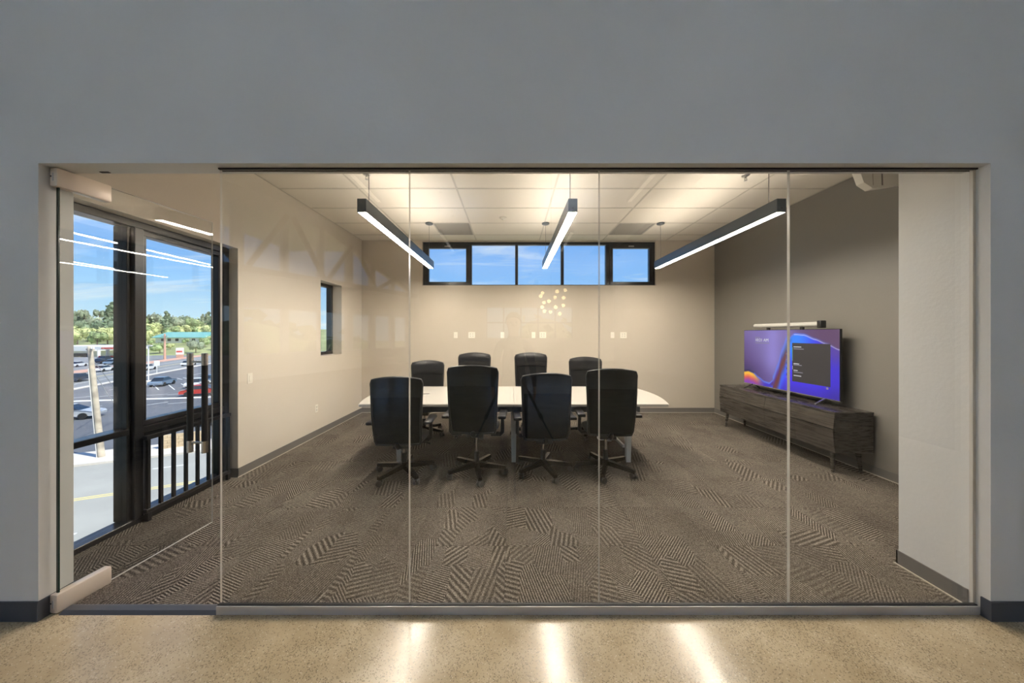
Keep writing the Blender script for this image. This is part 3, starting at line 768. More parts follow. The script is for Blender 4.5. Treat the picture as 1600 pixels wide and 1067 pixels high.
# ================================================================== MEDIA CONSOLE
cx0, cx1, cy0, cy1 = 3.46, 3.885, 3.39, 5.26
mc = thing('media_console', 'long dark wood media console on tapered legs against the dark wall', 'console', (0, 0, 0))
cz0, cz1 = .245, .685
ym = (cy0 + cy1) / 2
MB().box(cx0 + .012, cx1, cy0, cy0 + .02, cz0, cz1 - .022).box(cx0 + .012, cx1, cy1 - .02, cy1, cz0, cz1 - .022).box(cx0 + .012, cx1, cy0 + .02, cy1 - .02, cz0, cz0 + .02).box(cx1 - .012, cx1, cy0 + .02, cy1 - .02, cz0 + .02, cz1 - .022).box(cx0 + .06, cx1 - .012, cy0 + .02, cy1 - .02, .47, .49).build('carcass', 'espresso_wood', mc)
MB().rbox(cx0 + .004, cx1 + .004, cy0 - .004, cy1 + .004, cz1 - .0215, cz1, .003, 1).build('console_top', 'espresso_wood', mc)
for k in range(2):      # upper drawer fronts, leaning back towards the top
    a_, b_ = (cy0 + .004, ym - .003) if k == 0 else (ym + .003, cy1 - .004)
    MB().prism([(cx0 - .006, .505), (cx0 + .014, .505), (cx0 + .030, cz1 - .024), (cx0 + .010, cz1 - .024)], a_, b_, 'y').build('drawer_front', 'espresso_wood', mc)
for k in range(4):
    q = (cy1 - cy0 - .008) / 4
    MB().prism([(cx0 + .012, cz0 + .002), (cx0 + .030, cz0 + .002), (cx0 + .012, .497), (cx0 - .008, .497)], cy0 + .004 + k * q + .0015, cy0 + .004 + (k + 1) * q - .0015, 'y').build('door', 'espresso_wood', mc)
for y in (cy0 + .09, cy1 - .09):
    for x, tx in ((cx0 + .075, -.012), (cx1 - .075, .012)):
        MB().tube([(x, y, cz0 + .001), (x + tx * 1.5, y + (-.02 if y < ym else .02), .008)], [.026, .013], 14).build('leg', 'espresso_wood', mc, smooth=40)

# ================================================================== TELEVISION
tv = thing('television', 'large flat television with a purple and blue wave on screen', 'television', (3.735, 4.33, cz1), R(-88.3))
TW, TH, TB = 1.44, .84, .062
MB().rbox(-TW / 2, TW / 2, 0, .028, TB, TB + TH, .004, 1).rbox(-TW * .35, TW * .35, .027, .07, TB + .05, TB + TH * .55, .01, 1).build('panel', 'tv_black', tv)
MB().box(-TW / 2, TW / 2, -.002, .0, TB, TB + .010).build('lower_bezel', 'silver', tv)
for s_ in (-1, 1):
    x = s_ * TW * .38
    MB().bar((x, .01, TB + .01), (x + .01 * s_, -.13, .006), .016, .010).bar((x, .02, TB + .01), (x + .01 * s_, .12, .006), .016, .010).build('foot', 'silver' if s_ > 0 else 'tv_black', tv)
# the picture on the screen: a coloured emissive grid
def lerp(a, b, t): return tuple(x + (y - x) * t for x, y in zip(a, b))
def sst(a, b, x):
    t = min(1, max(0, (x - a) / (b - a))); return t * t * (3 - 2 * t)
CUR = [(0, .205), (.06, .225), (.12, .205), (.2, .125), (.27, .065), (.33, .055), (.38, .12), (.43, .32), (.48, .60), (.54, .83), (.61, .925), (.70, .915), (.8, .85), (.9, .785), (1.0, .71)]
def curve(u):
    for (a, va), (b_, vb) in zip(CUR, CUR[1:]):
        if u <= b_: return va + (vb - va) * sst(0, 1, (u - a) / (b_ - a)) * .5 + (vb - va) * .5 * (u - a) / (b_ - a)
    return CUR[-1][1]
def screen(u, v):
    c = curve(u)
    up_ = lerp((70, 46, 104), (120, 104, 172), sst(.0, .5, u * .8 + v * .35) * sst(1.0, .5, u))
    up_ = lerp(up_, (150, 140, 225), math.exp(-((u - .37) / .09) ** 2) * sst(.12, .55, v) * .55)
    up_ = lerp(up_, (40, 30, 90), sst(.35, .0, u) * sst(.5, .2, v) * .5)
    up_ = lerp(up_, (92, 62, 104), sst(.5, .9, u))
    lo = lerp((64, 44, 238), (46, 30, 150), sst(.25, .0, v) * .5 + sst(.8, 1, u) * .4)
    if u > .3:
        lo = lerp(lo, (30, 130, 255), sst(.36, .5, u) * sst(.9, .62, u) * sst(.25, .75, v))
        lo = lerp(lo, (84, 60, 150), sst(.75, 1, u) * sst(.4, .7, v) * .8)
    org = lerp((250, 190, 60), (225, 90, 80), sst(.02, .12, c - v)); org = lerp(org, (120, 60, 190), sst(.08, .2, c - v) * .9)
    lo = lerp(org, lo, sst(.10, .30, u))
    k = (v - c)
    slope = 3.2 if .38 < u < .56 else 1.0
    f = sst(-.012, .012, k / slope)
    col = lerp(lo, up_, f)
    dist = k / (4.2 if .37 < u < .54 else 1.0)
    rib = math.exp(-((dist + .035) / .034) ** 2) * sst(.16, .3, u) * sst(.62, .5, u)
    col = lerp(col, (90, 130, 255), math.exp(-((dist - .012) / .014) ** 2) * .85 * sst(.0, .2, u) * sst(1.1, .6, u))
    col = lerp(col, (50, 110, 255), math.exp(-((dist + .085) / .04) ** 2) * .85 * sst(.28, .4, u) * sst(.62, .5, u))
    col = lerp(col, (110, 50, 42), math.exp(-((dist + .040) / .036) ** 2) * .92 * sst(.33, .39, u) * sst(.60, .50, u))
    if u > .6: col = lerp(col, (215, 215, 255), math.exp(-((k) / .006) ** 2) * .8)
    if u < .14: col = lerp(col, (30, 26, 70), math.exp(-((k - .02) / .016) ** 2) * .8)
    return col
def lin(c): 
    c = max(0, min(255, c)) / 255
    return c / 12.92 if c <= .04045 else ((c + .055) / 1.055) ** 2.4
NU, NV = 200, 118
mb = MB(); cols = []
for j in range(NV + 1):
    for i in range(NU + 1):
        u, v = i / NU, j / NV
        mb.v.append((-TW / 2 + .006 + (TW - .012) * u, -.0012, TB + .012 + (TH - .018) * v)); cols.append(screen(u, v))
for j in range(NV):
    for i in range(NU):
        a_ = j * (NU + 1) + i; mb.f.append((a_, a_ + 1, a_ + NU + 2, a_ + NU + 1)); mb.m.append(0)
def emis(name, col=None, strength=1.0, attr=None):
    m = bpy.data.materials.new(name); m.use_nodes = True; nt = m.node_tree; p = nt.nodes['Principled BSDF']
    p.inputs['Base Color'].default_value = (.01, .01, .01, 1); p.inputs['Roughness'].default_value = .12
    p.inputs['Emission Strength'].default_value = strength
    if attr:
        a_ = nd(nt, 'ShaderNodeAttribute', attribute_name=attr); nt.links.new(a_.outputs['Color'], p.inputs['Emission Color'])
    else: p.inputs['Emission Color'].default_value = (*col, 1)
    M[name] = m
emis('tv_picture', attr='picture', strength=1.05)
emis('ui_white', (.85, .85, .9), .8); emis('ui_panel', (.035, .032, .036), 1.0); emis('ui_green', (.25, .7, .25), .8); emis('ui_dark', (.02, .05, .25), 1.0); emis('ui_pale', (.35, .34, .42), .7)
me = bpy.data.meshes.new('screen'); me.from_pydata(mb.v, [], mb.f); me.materials.append(M['tv_picture'])
ca = me.color_attributes.new('picture', 'FLOAT_COLOR', 'POINT')
ca.data.foreach_set('color', [x for c in cols for x in (lin(c[0]), lin(c[1]), lin(c[2]), 1.0)])
scr = link('screen', me, tv)
def ui(name, u0, u1, v0, v1, m, y=-.0022):
    X = lambda u: -TW / 2 + .006 + (TW - .012) * u
    Z = lambda v: TB + .012 + (TH - .018) * v
    return MB().box(X(u0), X(u1), y, y + .0006, Z(v0), Z(v1)).build(name, m, scr)
ui('calendar_panel', .585, .93, .17, .79, 'ui_panel')
for v0, m_ in ((.45, 'ui_green'), (.36, 'ui_white')):
    ui('accent_line', .588, .5905, v0 + (.05 if m_ == 'ui_green' else 0), v0 + (.27 if m_ == 'ui_green' else .06), m_, -.003)
for (u0, u1, v0) in ((.60, .675, .722), (.60, .70, .690), (.60, .655, .452), (.60, .68, .432), (.60, .64, .345), (.60, .69, .318), (.60, .675, .262)):
    ui('text_line', u0, u1, v0, v0 + .012, 'ui_white' if u1 < .68 else 'ui_pale', -.003)
for v in (.655, .56, .46, .365, .27):
    X = -TW / 2 + .006 + (TW - .012) * .535; Z = TB + .012 + (TH - .018) * v
    MB().tube([(X, -.0022, Z), (X, -.003, Z)], .017, 16).build('icon', 'ui_dark', scr)
    ui('text_line', .52, .55, v - .052, v - .043, 'ui_pale')
ui('text_line', .155, .215, .865, .876, 'ui_pale'); ui('text_line', .155, .33, .765, .777, 'ui_pale')
text_mesh('clock_text', '10:21 AM', .062, 'ui_white', scr, Matrix.Translation((-TW / 2 + .006 + (TW - .012) * .152, -.0022, TB + .012 + (TH - .018) * .80)) @ Matrix.Rotation(R(90), 4, 'X'))
X = -TW / 2 + .006 + (TW - .012) * .905; Z = TB + .012 + (TH - .018) * .145
MB().tube([(X, -.0022, Z), (X, -.003, Z)], .014, 16).build('icon', 'ui_pale', scr)
# white bar on top of the television
sb = thing('video_bar', 'white cylindrical bar with a black end on top of the television', 'speaker bar', (3.755, 4.33, cz1 + TB + TH), R(-88.3))
MB().tube([(-.52, .0, .062), (.46, .0, .062)], .030, 18).build('body', 'bar_white', sb, smooth=40)
MB().rbox(.46, .515, -.036, .036, .012, .105, .01, 2).build('end_cap', 'tv_black', sb, smooth=40)
MB().box(-.30, -.26, -.012, .012, 0, .035).box(.22, .26, -.012, .012, 0, .035).build('bracket', 'tv_black', sb)

# ================================================================== WALL UNIT NEAR THE CEILING (upper right)
d_ = 3.12
prof = [at(px, py, d_) for px, py in ((1341, 262), (1346, 274), (1350, 285), (1364, 294), (1404, 288), (1416, 286))]
ac = thing('ventilation_unit', 'white faceted ventilation unit tucked under the ceiling at the dark wall', 'ventilation unit', (0, 0, 0))
poly = [(p.x, min(p.z, CEIL - .002)) for p in prof] + [(XR - .001, prof[-1].z), (XR - .001, CEIL - .002), (prof[0].x - .004, CEIL - .002)]
MB().prism(poly, d_, d_ + .07, 'y').build('end_cover', 'white_plastic', ac)
for px, wd in ((1362.5, .006), (1377, .012)):
    a_ = at(px, 268, d_); b_ = at(px + 1.6, 289.5, d_)
    MB().bar((a_.x, d_ - .001, CEIL - .004), (b_.x, d_ - .001, b_.z), wd, .003, up=(0, 1, 0)).build('seam', 'plate_slot' if wd > .01 else 'base_bead', ac)

# ================================================================== LOBBY BEHIND THE CAMERA (seen in the glass)
def wall_pt(t):        # along the slanted window wall; t metres from its front end
    d = Vector((7.2, -16.19)).normalized(); return Vector((-12.5, 1.69)) + d * t
WLEN = math.hypot(7.2, 16.19)
dW = Vector((7.2, -16.19)).normalized(); nW = Vector((-dW.y, dW.x))      # inward normal is to the right
if nW.x < 0: nW = -nW
def wbox(mb, t0, t1, zs0, zs1, th=.2, off=-.2):
    # prism between t0,t1 ; zs0/zs1: (z at t0, z at t1) for bottom and top
    vs = []
    for (t, zb, zt) in ((t0, zs0[0], zs1[0]), (t1, zs0[1], zs1[1])):
        p = wall_pt(t)
        for o in (off, off + th):
            q = p + nW * o
            vs += [(q.x, q.y, zb), (q.x, q.y, zt)]
    mb.add(vs, [(0, 1, 3, 2), (4, 6, 7, 5), (0, 4, 5, 1), (2, 3, 7, 6), (1, 5, 7, 3), (0, 2, 6, 4)])
    return mb
def t_of_px(px):       # reflected pixel column -> place along the window wall
    k = (px - 800) / F     # X / Yv
    Yv = (-8.7 - .4416 * 10.3) / (k - .4416); Y = 2 * YG - Yv
    return (1.69 - Y) / 16.19 * WLEN
bays_px = [(382, 443), (452, 500), (507, 543), (552, 580), (587, 611), (617, 637)]
bt = [tuple(sorted((t_of_px(a_), t_of_px(b_)))) for a_, b_ in bays_px]
bt.sort()
def roofz(t): return max(3.9, min(5.75, 5.75 - (t - t_of_px(507)) * .40)) if t > t_of_px(507) else 5.75
UZ0, LZ0, LZ1 = 3.74, .85, 2.42
lwm = MB(); prev = 0.0
first = [(bt[0][0] - 2.2, bt[0][0] - .3), (bt[0][0] - 4.4, bt[0][0] - 2.5)]
allb = sorted([b_ for b_ in first if b_[0] > .3] + bt)
for a_, b_ in allb:
    wbox(lwm, prev, a_, (0, 0), (ROOF, ROOF))
    wbox(lwm, a_, b_, (0, 0), (LZ0, LZ0)); wbox(lwm, a_, b_, (LZ1, LZ1), (UZ0, UZ0)); wbox(lwm, a_, b_, (roofz(a_), roofz(b_)), (ROOF, ROOF))
    prev = b_
wbox(lwm, prev, WLEN, (0, 0), (ROOF, ROOF))
struct(lwm.build('wall_lobby_left', 'lobby_paint'), 'slanted lobby wall with two rows of windows behind the viewer')
tru = thing('roof_truss', 'timber roof truss in front of the lobby windows', 'truss', (0, 0, 0))
for k, (a_, b_) in enumerate(allb):
    m_ = MB(); p0 = wall_pt(a_) + nW * .25; p1 = wall_pt(b_) + nW * .25
    za, zb = UZ0, roofz(b_)
    if k % 2: p0, p1 = p1, p0; zb = roofz(a_)
    m_.bar((p0.x, p0.y, za), (p1.x, p1.y, zb), .12, .14).build('brace', 'timber', tru)
p0 = wall_pt(.2) + nW * .25; p1 = wall_pt(WLEN - .5) + nW * .25
MB().bar((p0.x, p0.y, UZ0 - .12), (p1.x, p1.y, UZ0 - .12), .16, .2).build('bottom_chord', 'timber', tru)
# back wall with a gridded window
GX0, GX1, GZ0, GZ1 = -1.46, 3.46, 1.3, 3.05
YL = -14.5
bwm = MB().box(-5.5, GX0, YL - .2, YL, 0, ROOF).box(GX1, 6.0, YL - .2, YL, 0, ROOF).box(GX0, GX1, YL - .2, YL, 0, GZ0).box(GX0, GX1, YL - .2, YL, GZ1, ROOF)
struct(bwm.build('wall_lobby_back', 'taupe_paint'), 'far lobby wall with a gridded window behind the viewer')
wn = empty('window_4'); struct(wn, 'gridded window of the far lobby wall')
for k in range(6):
    x = GX0 + (GX1 - GX0) * k / 5; B(x - .035, x + .035, YL - .12, YL - .06, GZ0, GZ1).build('mullion', 'black_frame', wn)
B(GX0, GX1, YL - .12, YL - .06, (GZ0 + GZ1) / 2 - .035, (GZ0 + GZ1) / 2 + .035).build('transom', 'black_frame', wn)
struct(B(5.8, 6.0, YL, YF, 0, ROOF).build('wall_lobby_right', 'charcoal_paint'), 'dark lobby wall to the right of the viewer')
struct(B(-12.7, 6.0, YL - .2, 6.4, ROOF, ROOF + .2).build('ceiling', 'lobby_paint'), 'high lobby ceiling')
k = 0
for x, y0, y1, l in ((-3.4, -4.6, -2.2, 'added lobby fill light on the left, nearer the glass'), (3.0, -4.6, -2.2, 'added lobby fill light on the right, nearer the glass'),
                     (-2.4, -9.4, -7.0, 'added lobby fill light on the left, far from the glass'), (2.0, -9.4, -7.0, 'added lobby fill light on the right, far from the glass')):
    linear_pendant(x, y0, y1, 4.9, 5.0, .12, ROOF, l, dif='lobby_diffuser', up='lobby_fill_diffuser', group='added lobby fill lights')  # invented strips, hung high behind the camera as fill for the front wall
ch = thing('globe_chandelier', 'bronze branching chandelier with small glowing globes reflected in the glass', 'chandelier', (1.0, -4.6, 2.18))
MB().tube([(0, 0, .2), (0, 0, ROOF - 2.18)], .01, 8).build('stem', 'bronze', ch)
rg = random.Random(3)
for k in range(14):
    a_ = k * 2.4; r_ = .16 + .26 * rg.random(); z = -.28 + .62 * k / 13 + .05 * rg.random()
    c_ = (r_ * math.cos(a_), r_ * math.sin(a_), z + .12)
    ar = MB().tube([(0, 0, .22 + z * .3), (c_[0] * .9, c_[1] * .9, c_[2])], .005, 6).build('arm', 'bronze', ch)
    MB().ball(c_, .048, 12, 8).build('globe', 'globe', ar, smooth=60)

# ================================================================== OUTSIDE
GZ = -7.0
mat('grass_ground', (0.30, 0.33, 0.14), 0.9, var=(.05, .3))
mat('street', (0.40, 0.39, 0.35), 0.85, var=(.35, .10))
mat('sidewalk', (0.68, 0.62, 0.55), 0.9, var=(.6, .06))
mat('asphalt', (0.145, 0.15, 0.165), 0.85, var=(.2, .12))
mat('road_asphalt', (0.25, 0.255, 0.26), 0.85, var=(.1, .1))
mat('brick_paving', (0.62, 0.36, 0.27), 0.9, var=(.5, .1))
mat('line_white', (0.85, 0.85, 0.83), 0.8)
mat('line_yellow', (0.80, 0.66, 0.28), 0.8)
mat('pole_wood', (0.50, 0.43, 0.34), 0.85, var=(1.5, .35))
mat('bright_white', (0.85, 0.84, 0.82), 0.6)
mat('off_white', (0.75, 0.73, 0.70), 0.6)
mat('sign_red', (0.65, 0.10, 0.08), 0.5)
mat('roof_teal', (0.16, 0.42, 0.40), 0.6)
mat('dark_glass', (0.02, 0.03, 0.045), 0.08)
mat('tyre', (0.02, 0.02, 0.02), 0.7)
mat('trunk', (0.16, 0.12, 0.09), 0.9)
mat('wall_block', (0.56, 0.43, 0.28), 0.9, var=(2, .15))
for n_, c_ in (('car_white', (.82, .82, .82)), ('car_silver', (.52, .54, .57)), ('car_blue', (.20, .28, .38)), ('car_navy', (.04, .055, .09)), ('car_red', (.55, .05, .04)), ('car_black', (.03, .03, .035))):
    mat(n_, c_, .25, metal=.2)
for n_, c_ in (('leaf_light', (.45, .48, .22)), ('leaf_mid', (.27, .35, .16)), ('leaf_dark', (.155, .215, .13)), ('leaf_grey', (.27, .32, .22))):
    m_ = mat(n_, c_, .8); nt = m_.node_tree; oi = nd(nt, 'ShaderNodeNewGeometry')
    nt.links.new(ramp(nt, oi.outputs['Random Per Island'], [(0, tuple(x * .55 for x in c_)), (.5, c_), (1, tuple(min(1, x * 1.5) for x in c_))]), nt.nodes['Principled BSDF'].inputs['Base Color'])

def rise(d): return max(0.0, d - 125) * .075
te = MB()
dd = [-400, -100, 0, 40, 80, 125, 150, 180, 210, 240, 270, 300, 340, 420, 600]
for d in dd:
    for x in (-900, -300, -100, 0, 400): te.v.append((x, d, GZ - .12 + (rise(min(d, 300)) if d > 0 else 0)))
for j in range(len(dd) - 1):
    for i in range(4):
        a_ = j * 5 + i; te.f.append((a_, a_ + 1, a_ + 6, a_ + 5)); te.m.append(0)
struct(te.build('ground', 'grass_ground'), 'dry green ground rising to a wooded hill')
# street grid frame
O2 = Vector((-20, 17.4)); U2 = Vector((.907, .42)); V2 = Vector((-.42, .907))
def uv(u, v, z=0): 
    p = O2 + U2 * u + V2 * v; return Vector((p.x, p.y, GZ + z))
def uvslab(name, u0, u1, v0, v1, z, m, par=None, th=.1):
    vs = [uv(u, v, zz) for zz in (z - th, z) for (u, v) in ((u0, v0), (u1, v0), (u1, v1), (u0, v1))]
    return MB().add(vs, [(0, 1, 2, 3), (4, 5, 6, 7), (0, 1, 5, 4), (1, 2, 6, 5), (2, 3, 7, 6), (3, 0, 4, 7)]).build(name, m, par)
st = struct(uvslab('street', -120, 90, -9, 6.0, 0.0, 'street'), 'sunlit pale concrete street below the window')
uvslab('centre_line', -120, 90, -.18, -.06, .006, 'line_yellow', st, .004); uvslab('centre_line', -120, 90, .06, .18, .006, 'line_yellow', st, .004)
for k in range(24): uvslab('lane_line', -70 + k * 5.2, -68.0 + k * 5.2, -4.2, -4.07, .006, 'line_white', st, .004)
for k in range(24): uvslab('lane_line', -69 + k * 5.2, -67.4 + k * 5.2, 3.4, 3.52, .006, 'line_white', st, .004)
struct(uvslab('sidewalk', -29, 60, 6.0, 9.0, .12, 'sidewalk', None, .2), 'pale sidewalk along the far side of the street')
pl = struct(uvslab('parking_lot', -29.5, 60, 9.0, 95, .01, 'asphalt', None, .1), 'dark asphalt parking lot with white lines')
mr = struct(uvslab('main_road', -46, -30.5, 6.0, 400, .0, 'road_asphalt', None, .1), 'grey main road beyond the parking lot')
struct(uvslab('kerb_strip', -30.5, -29.5, 9, 300, .12, 'sidewalk', None, .2), 'pale kerb between parking lot and main road')
struct(uvslab('paved_strip', -50, -46, 9, 300, .12, 'brick_paving', None, .2), 'red brick sidewalk beyond the main road')
fc = struct(uvslab('forecourt', -90, -50, 20, 150, .02, 'road_asphalt', None, .1), 'grey forecourt around the fuel station')
for u in (-42.2, -34.3): uvslab('lane_line', u, u + .14, 8, 300, .008, 'line_white', mr, .004)
uvslab('centre_line', -38.5, -38.35, 8, 300, .008, 'line_yellow', mr, .004); uvslab('centre_line', -38.1, -37.95, 8, 300, .008, 'line_yellow', mr, .004)
# lot markings
def lot_line(p0, p1, wd=.13):
    a_, b_ = (Vector(((px - 800) * (CAMZ - GZ) / (py - 522), F * (CAMZ - GZ) / (py - 522), GZ + .018)) for px, py in (p0, p1))
    MB().bar(a_, b_, wd, .004).build('stall_line', 'line_white', pl)
lot_line((112, 627), (330, 620.5), .9)
for p0, p1 in (((239, 601), (248, 609)), ((263, 601), (273, 609)), ((283, 599.5), (294, 606)), ((262, 594), (282, 592.5)), ((225, 618), (262, 616)), ((262, 617), (296, 614)),
               ((262, 631), (300, 628)), ((229, 633), (263, 628)), ((170, 609.5), (190, 607)), ((126, 637), (160, 634)), ((118, 652.5), (146, 652.5)), ((268, 592), (276, 594)), ((277, 591), (285, 593)), ((286, 590), (294, 592)), ((113, 622), (150, 619)), ((155, 620), (192, 616)), ((300, 586), (320, 582))):
    lot_line(p0, p1)

def ground_px(px, py, z=GZ):
    d = F * (CAMZ - z) / (py - 522); return Vector(((px - 800) * d / F, d, z))
# car
def car_meshes():
    prof = [(-2.2, .35), (-2.22, .62), (-2.1, .80), (-1.55, .88), (-1.15, .93), (1.0, .95), (1.55, .86), (2.1, .72), (2.25, .55), (2.22, .32)]
    body = MB()
    def sec(y, k, zk): return [(x * k, y, z * zk) for x, z in prof]
    L = [sec(-.80, .97, .97), sec(-.86, 1, 1), sec(.86, 1, 1), sec(.80, .97, .97)]
    n = len(prof); vs = [p for s_ in L for p in s_]; fs = [tuple(range(n)), tuple(range(3 * n, 4 * n))]
    for j in range(3):
        for i in range(n): fs.append((j * n + i, j * n + (i + 1) % n, (j + 1) * n + (i + 1) % n, (j + 1) * n + i))
    body.add(vs, fs)
    roof = MB().prism([(-1.0, 1.36), (.30, 1.36), (.36, 1.42), (.1, 1.46), (-.85, 1.45), (-1.08, 1.41)], -.60, .60, 'y')
    cab = MB()
    lo = [(-1.65, .88), (1.15, .92)]; hi = [(-1.0, 1.40), (.32, 1.40)]
    vs = [(lo[0][0], -.74, lo[0][1]), (lo[1][0], -.74, lo[1][1]), (lo[1][0], .74, lo[1][1]), (lo[0][0], .74, lo[0][1]), (hi[0][0], -.58, hi[0][1]), (hi[1][0], -.58, hi[1][1]), (hi[1][0], .58, hi[1][1]), (hi[0][0], .58, hi[0][1])]
    cab.add(vs, [(0, 1, 2, 3), (4, 5, 6, 7), (0, 1, 5, 4), (1, 2, 6, 5), (2, 3, 7, 6), (3, 0, 4, 7)])
    wh = MB().tube([(0, -.11, 0), (0, .11, 0)], .32, 16)
    return body, roof, cab, wh
cb_, cr_, cc_, cw_ = car_meshes()
cabm = cc_.mesh('cabin', 'dark_glass'); whm = cw_.mesh('wheel', 'tyre', 40)
CM = {}
def car(p, rz, m, label, group='cars outside the window'):
    if m not in CM: CM[m] = (cb_.mesh('body', m, 35), cr_.mesh('roof', m))
    c = thing('car', label, 'car', p, rz, group)
    link('body', CM[m][0], c); link('roof', CM[m][1], c); link('cabin', cabm, c)
    for x in (-1.35, 1.4):
        for y in (-.78, .78): link('wheel', whm, c, (x, y, .32))
U_ANG = math.atan2(U2.y, U2.x); V_ANG = math.atan2(V2.y, V2.x)
for px, py, rz, m, l in ((254, 602, V_ANG, 'car_blue', 'blue grey car parked alone beside the lamp post'),
                         (124, 595.5, V_ANG, 'car_navy', 'dark navy car at the left edge of the window, on the main road'),
                         (107, 655, U_ANG, 'car_silver', 'silver car at the left edge of the window, in the parking lot'),
                         (309, 604, V_ANG, 'car_white', 'white car seen between the door pulls, behind the red one'),
                         (326, 598, V_ANG, 'car_blue', 'blue car parked at the far right, behind the door pulls'),
                         (317, 617, U_ANG, 'car_red', 'red car seen between the door pulls'),
                         (161, 580, V_ANG, 'car_white', 'white car driving on the main road beside the utility pole'),
                         (229, 578, V_ANG, 'car_white', 'white van like car right of the window mullion, on the main road'),
                         (295, 571, V_ANG, 'car_white', 'white car far along the main road, left of the door pulls'),
                         (120, 573, V_ANG, 'car_white', 'white car farthest left on the station forecourt'),
                         (158, 568, V_ANG, 'car_black', 'black car on the forecourt just right of the utility pole'),
                         (165, 563, V_ANG, 'car_navy', 'navy car on the forecourt, second right of the utility pole'),
                         (176, 569, V_ANG, 'car_blue', 'blue car on the forecourt, third right of the utility pole'),
                         (187, 563.5, V_ANG, 'car_silver', 'silver car on the forecourt next to the window mullion'),
                         (318, 664, U_ANG, 'car_black', 'dark car just above the guard rail at the right')):
    p = ground_px(px, py); p.z = GZ + .02
    car(p, rz, m, l)

# utility pole on the sidewalk
p = ground_px(159, 716); p.z = GZ + .12
up_ = thing('utility_pole', 'weathered wooden utility pole at the street edge outside the window', 'utility pole', p)
top = at(140.5, 541, p.y) - p
MB().tube([(0, 0, -.1), top * .5, top], [.17, .145, .12], 14).build('shaft', 'pole_wood', up_, smooth=50)
MB().bar(top * .97 + Vector((-.7, .35, 0)), top * .97 + Vector((.7, -.35, 0)), .10, .12).build('cross_arm', 'pole_wood', up_)
for k in (-.6, -.2, .25, .6):
    c_ = top * .97 + Vector((k, -k / 2, .06)); MB().lathe([(.03, 0), (.05, .05), (.03, .12), (.045, .16), (.01, .2)], 10, c_).build('insulator', 'bright_white', up_, smooth=40)
MB().bar(top * .97 + Vector((-.55, .27, -.05)), top * .88, .05, .05).build('brace', 'pole_wood', up_)
MB().bar(top * .79 + Vector((-.65, .3, .35)), top * .77, .06, .06).build('brace', 'pole_wood', up_)
MB().tube([(-.17, -.12, 0), top * .5 + Vector((-.15, -.1, 0)), top * .80 + Vector((-.13, -.1, 0))], .035, 8).build('conduit', 'off_white', up_)
for k, (q, f_) in enumerate((((192, 653), .78), ((193, 626), .9))):
    e_ = ground_px(*q); e_.z = GZ + .1
    MB().tube([top * f_, e_ - p], .02, 5).build('guy_wire', 'off_white', up_)
# second pole, lamp post, price sign
p = ground_px(257.5, 562); q_ = at(257, 521.5, p.y)
t = thing('utility_pole', 'thin brown utility pole far away beside the teal roofed building', 'utility pole', p)
MB().tube([(0, 0, 0), (0, 0, q_.z - GZ)], [.32, .24], 10).build('shaft', 'brick_paving', t, smooth=50); MB().bar((-1.6, .6, q_.z - GZ - .8), (1.6, -.6, q_.z - GZ - .8), .25, .25).build('cross_arm', 'pole_wood', t)
p = ground_px(232, 601); q_ = at(231.5, 541, p.y); hh = q_.z - GZ
t = thing('lamp_post', 'slim white lamp post on a pale base in the parking lot', 'lamp post', p)
MB().tube([(0, 0, .7), (0, 0, hh)], .08, 8).build('shaft', 'bright_white', t); MB().lathe([(.45, 0), (.45, .65), (.35, .72)], 16).build('footing', 'sidewalk', t, smooth=40); MB().rbox(-.6, .6, -.16, .16, hh, hh + .18, .03, 1).build('lamp_head', 'off_white', t)
p = ground_px(281, 559); q_ = at(281, 543.5, p.y); hh = q_.z - GZ
t = thing('pylon_sign', 'white and red pylon sign at the far roadside', 'sign', p, V_ANG)
MB().rbox(-.35, .35, -.9, .9, 0, 1.2, .05, 1).build('plinth', 'brick_paving', t); MB().rbox(-.3, .3, -1.0, 1.0, 1.2, hh, .05, 1).build('sign_box', 'bright_white', t); MB().box(-.33, .33, -.8, .8, hh * .55, hh * .72).build('red_band', 'sign_red', t)
p = ground_px(245, 583.5); q_ = at(245, 571, p.y)
t = thing('street_sign', 'small white shield shaped road sign beside the main road', 'sign', p, V_ANG)
MB().tube([(0, 0, 0), (0, 0, q_.z - GZ)], .05, 6).build('post', 'off_white', t); MB().rbox(-.03, .03, -.45, .45, q_.z - GZ - .1, q_.z - GZ + 1.0, .02, 1).build('shield', 'bright_white', t)
# low block wall and stop line by the street
a_, b_ = ground_px(250, 704), ground_px(322, 694)
dv = (b_ - a_); L_ = dv.length; rz = math.atan2(dv.y, dv.x)
t = thing('block_wall', 'low tan block wall at the edge of the parking lot', 'low wall', (a_.x, a_.y, GZ + .1), rz)
bm_ = B(0, .385, -.1, .1, 0, .19).mesh('block', 'wall_block')
for r_ in range(5):
    for k in range(int(L_ / .4)): link('block', bm_, t, (k * .4 + (.2 if r_ % 2 else 0), 0, r_ * .2))
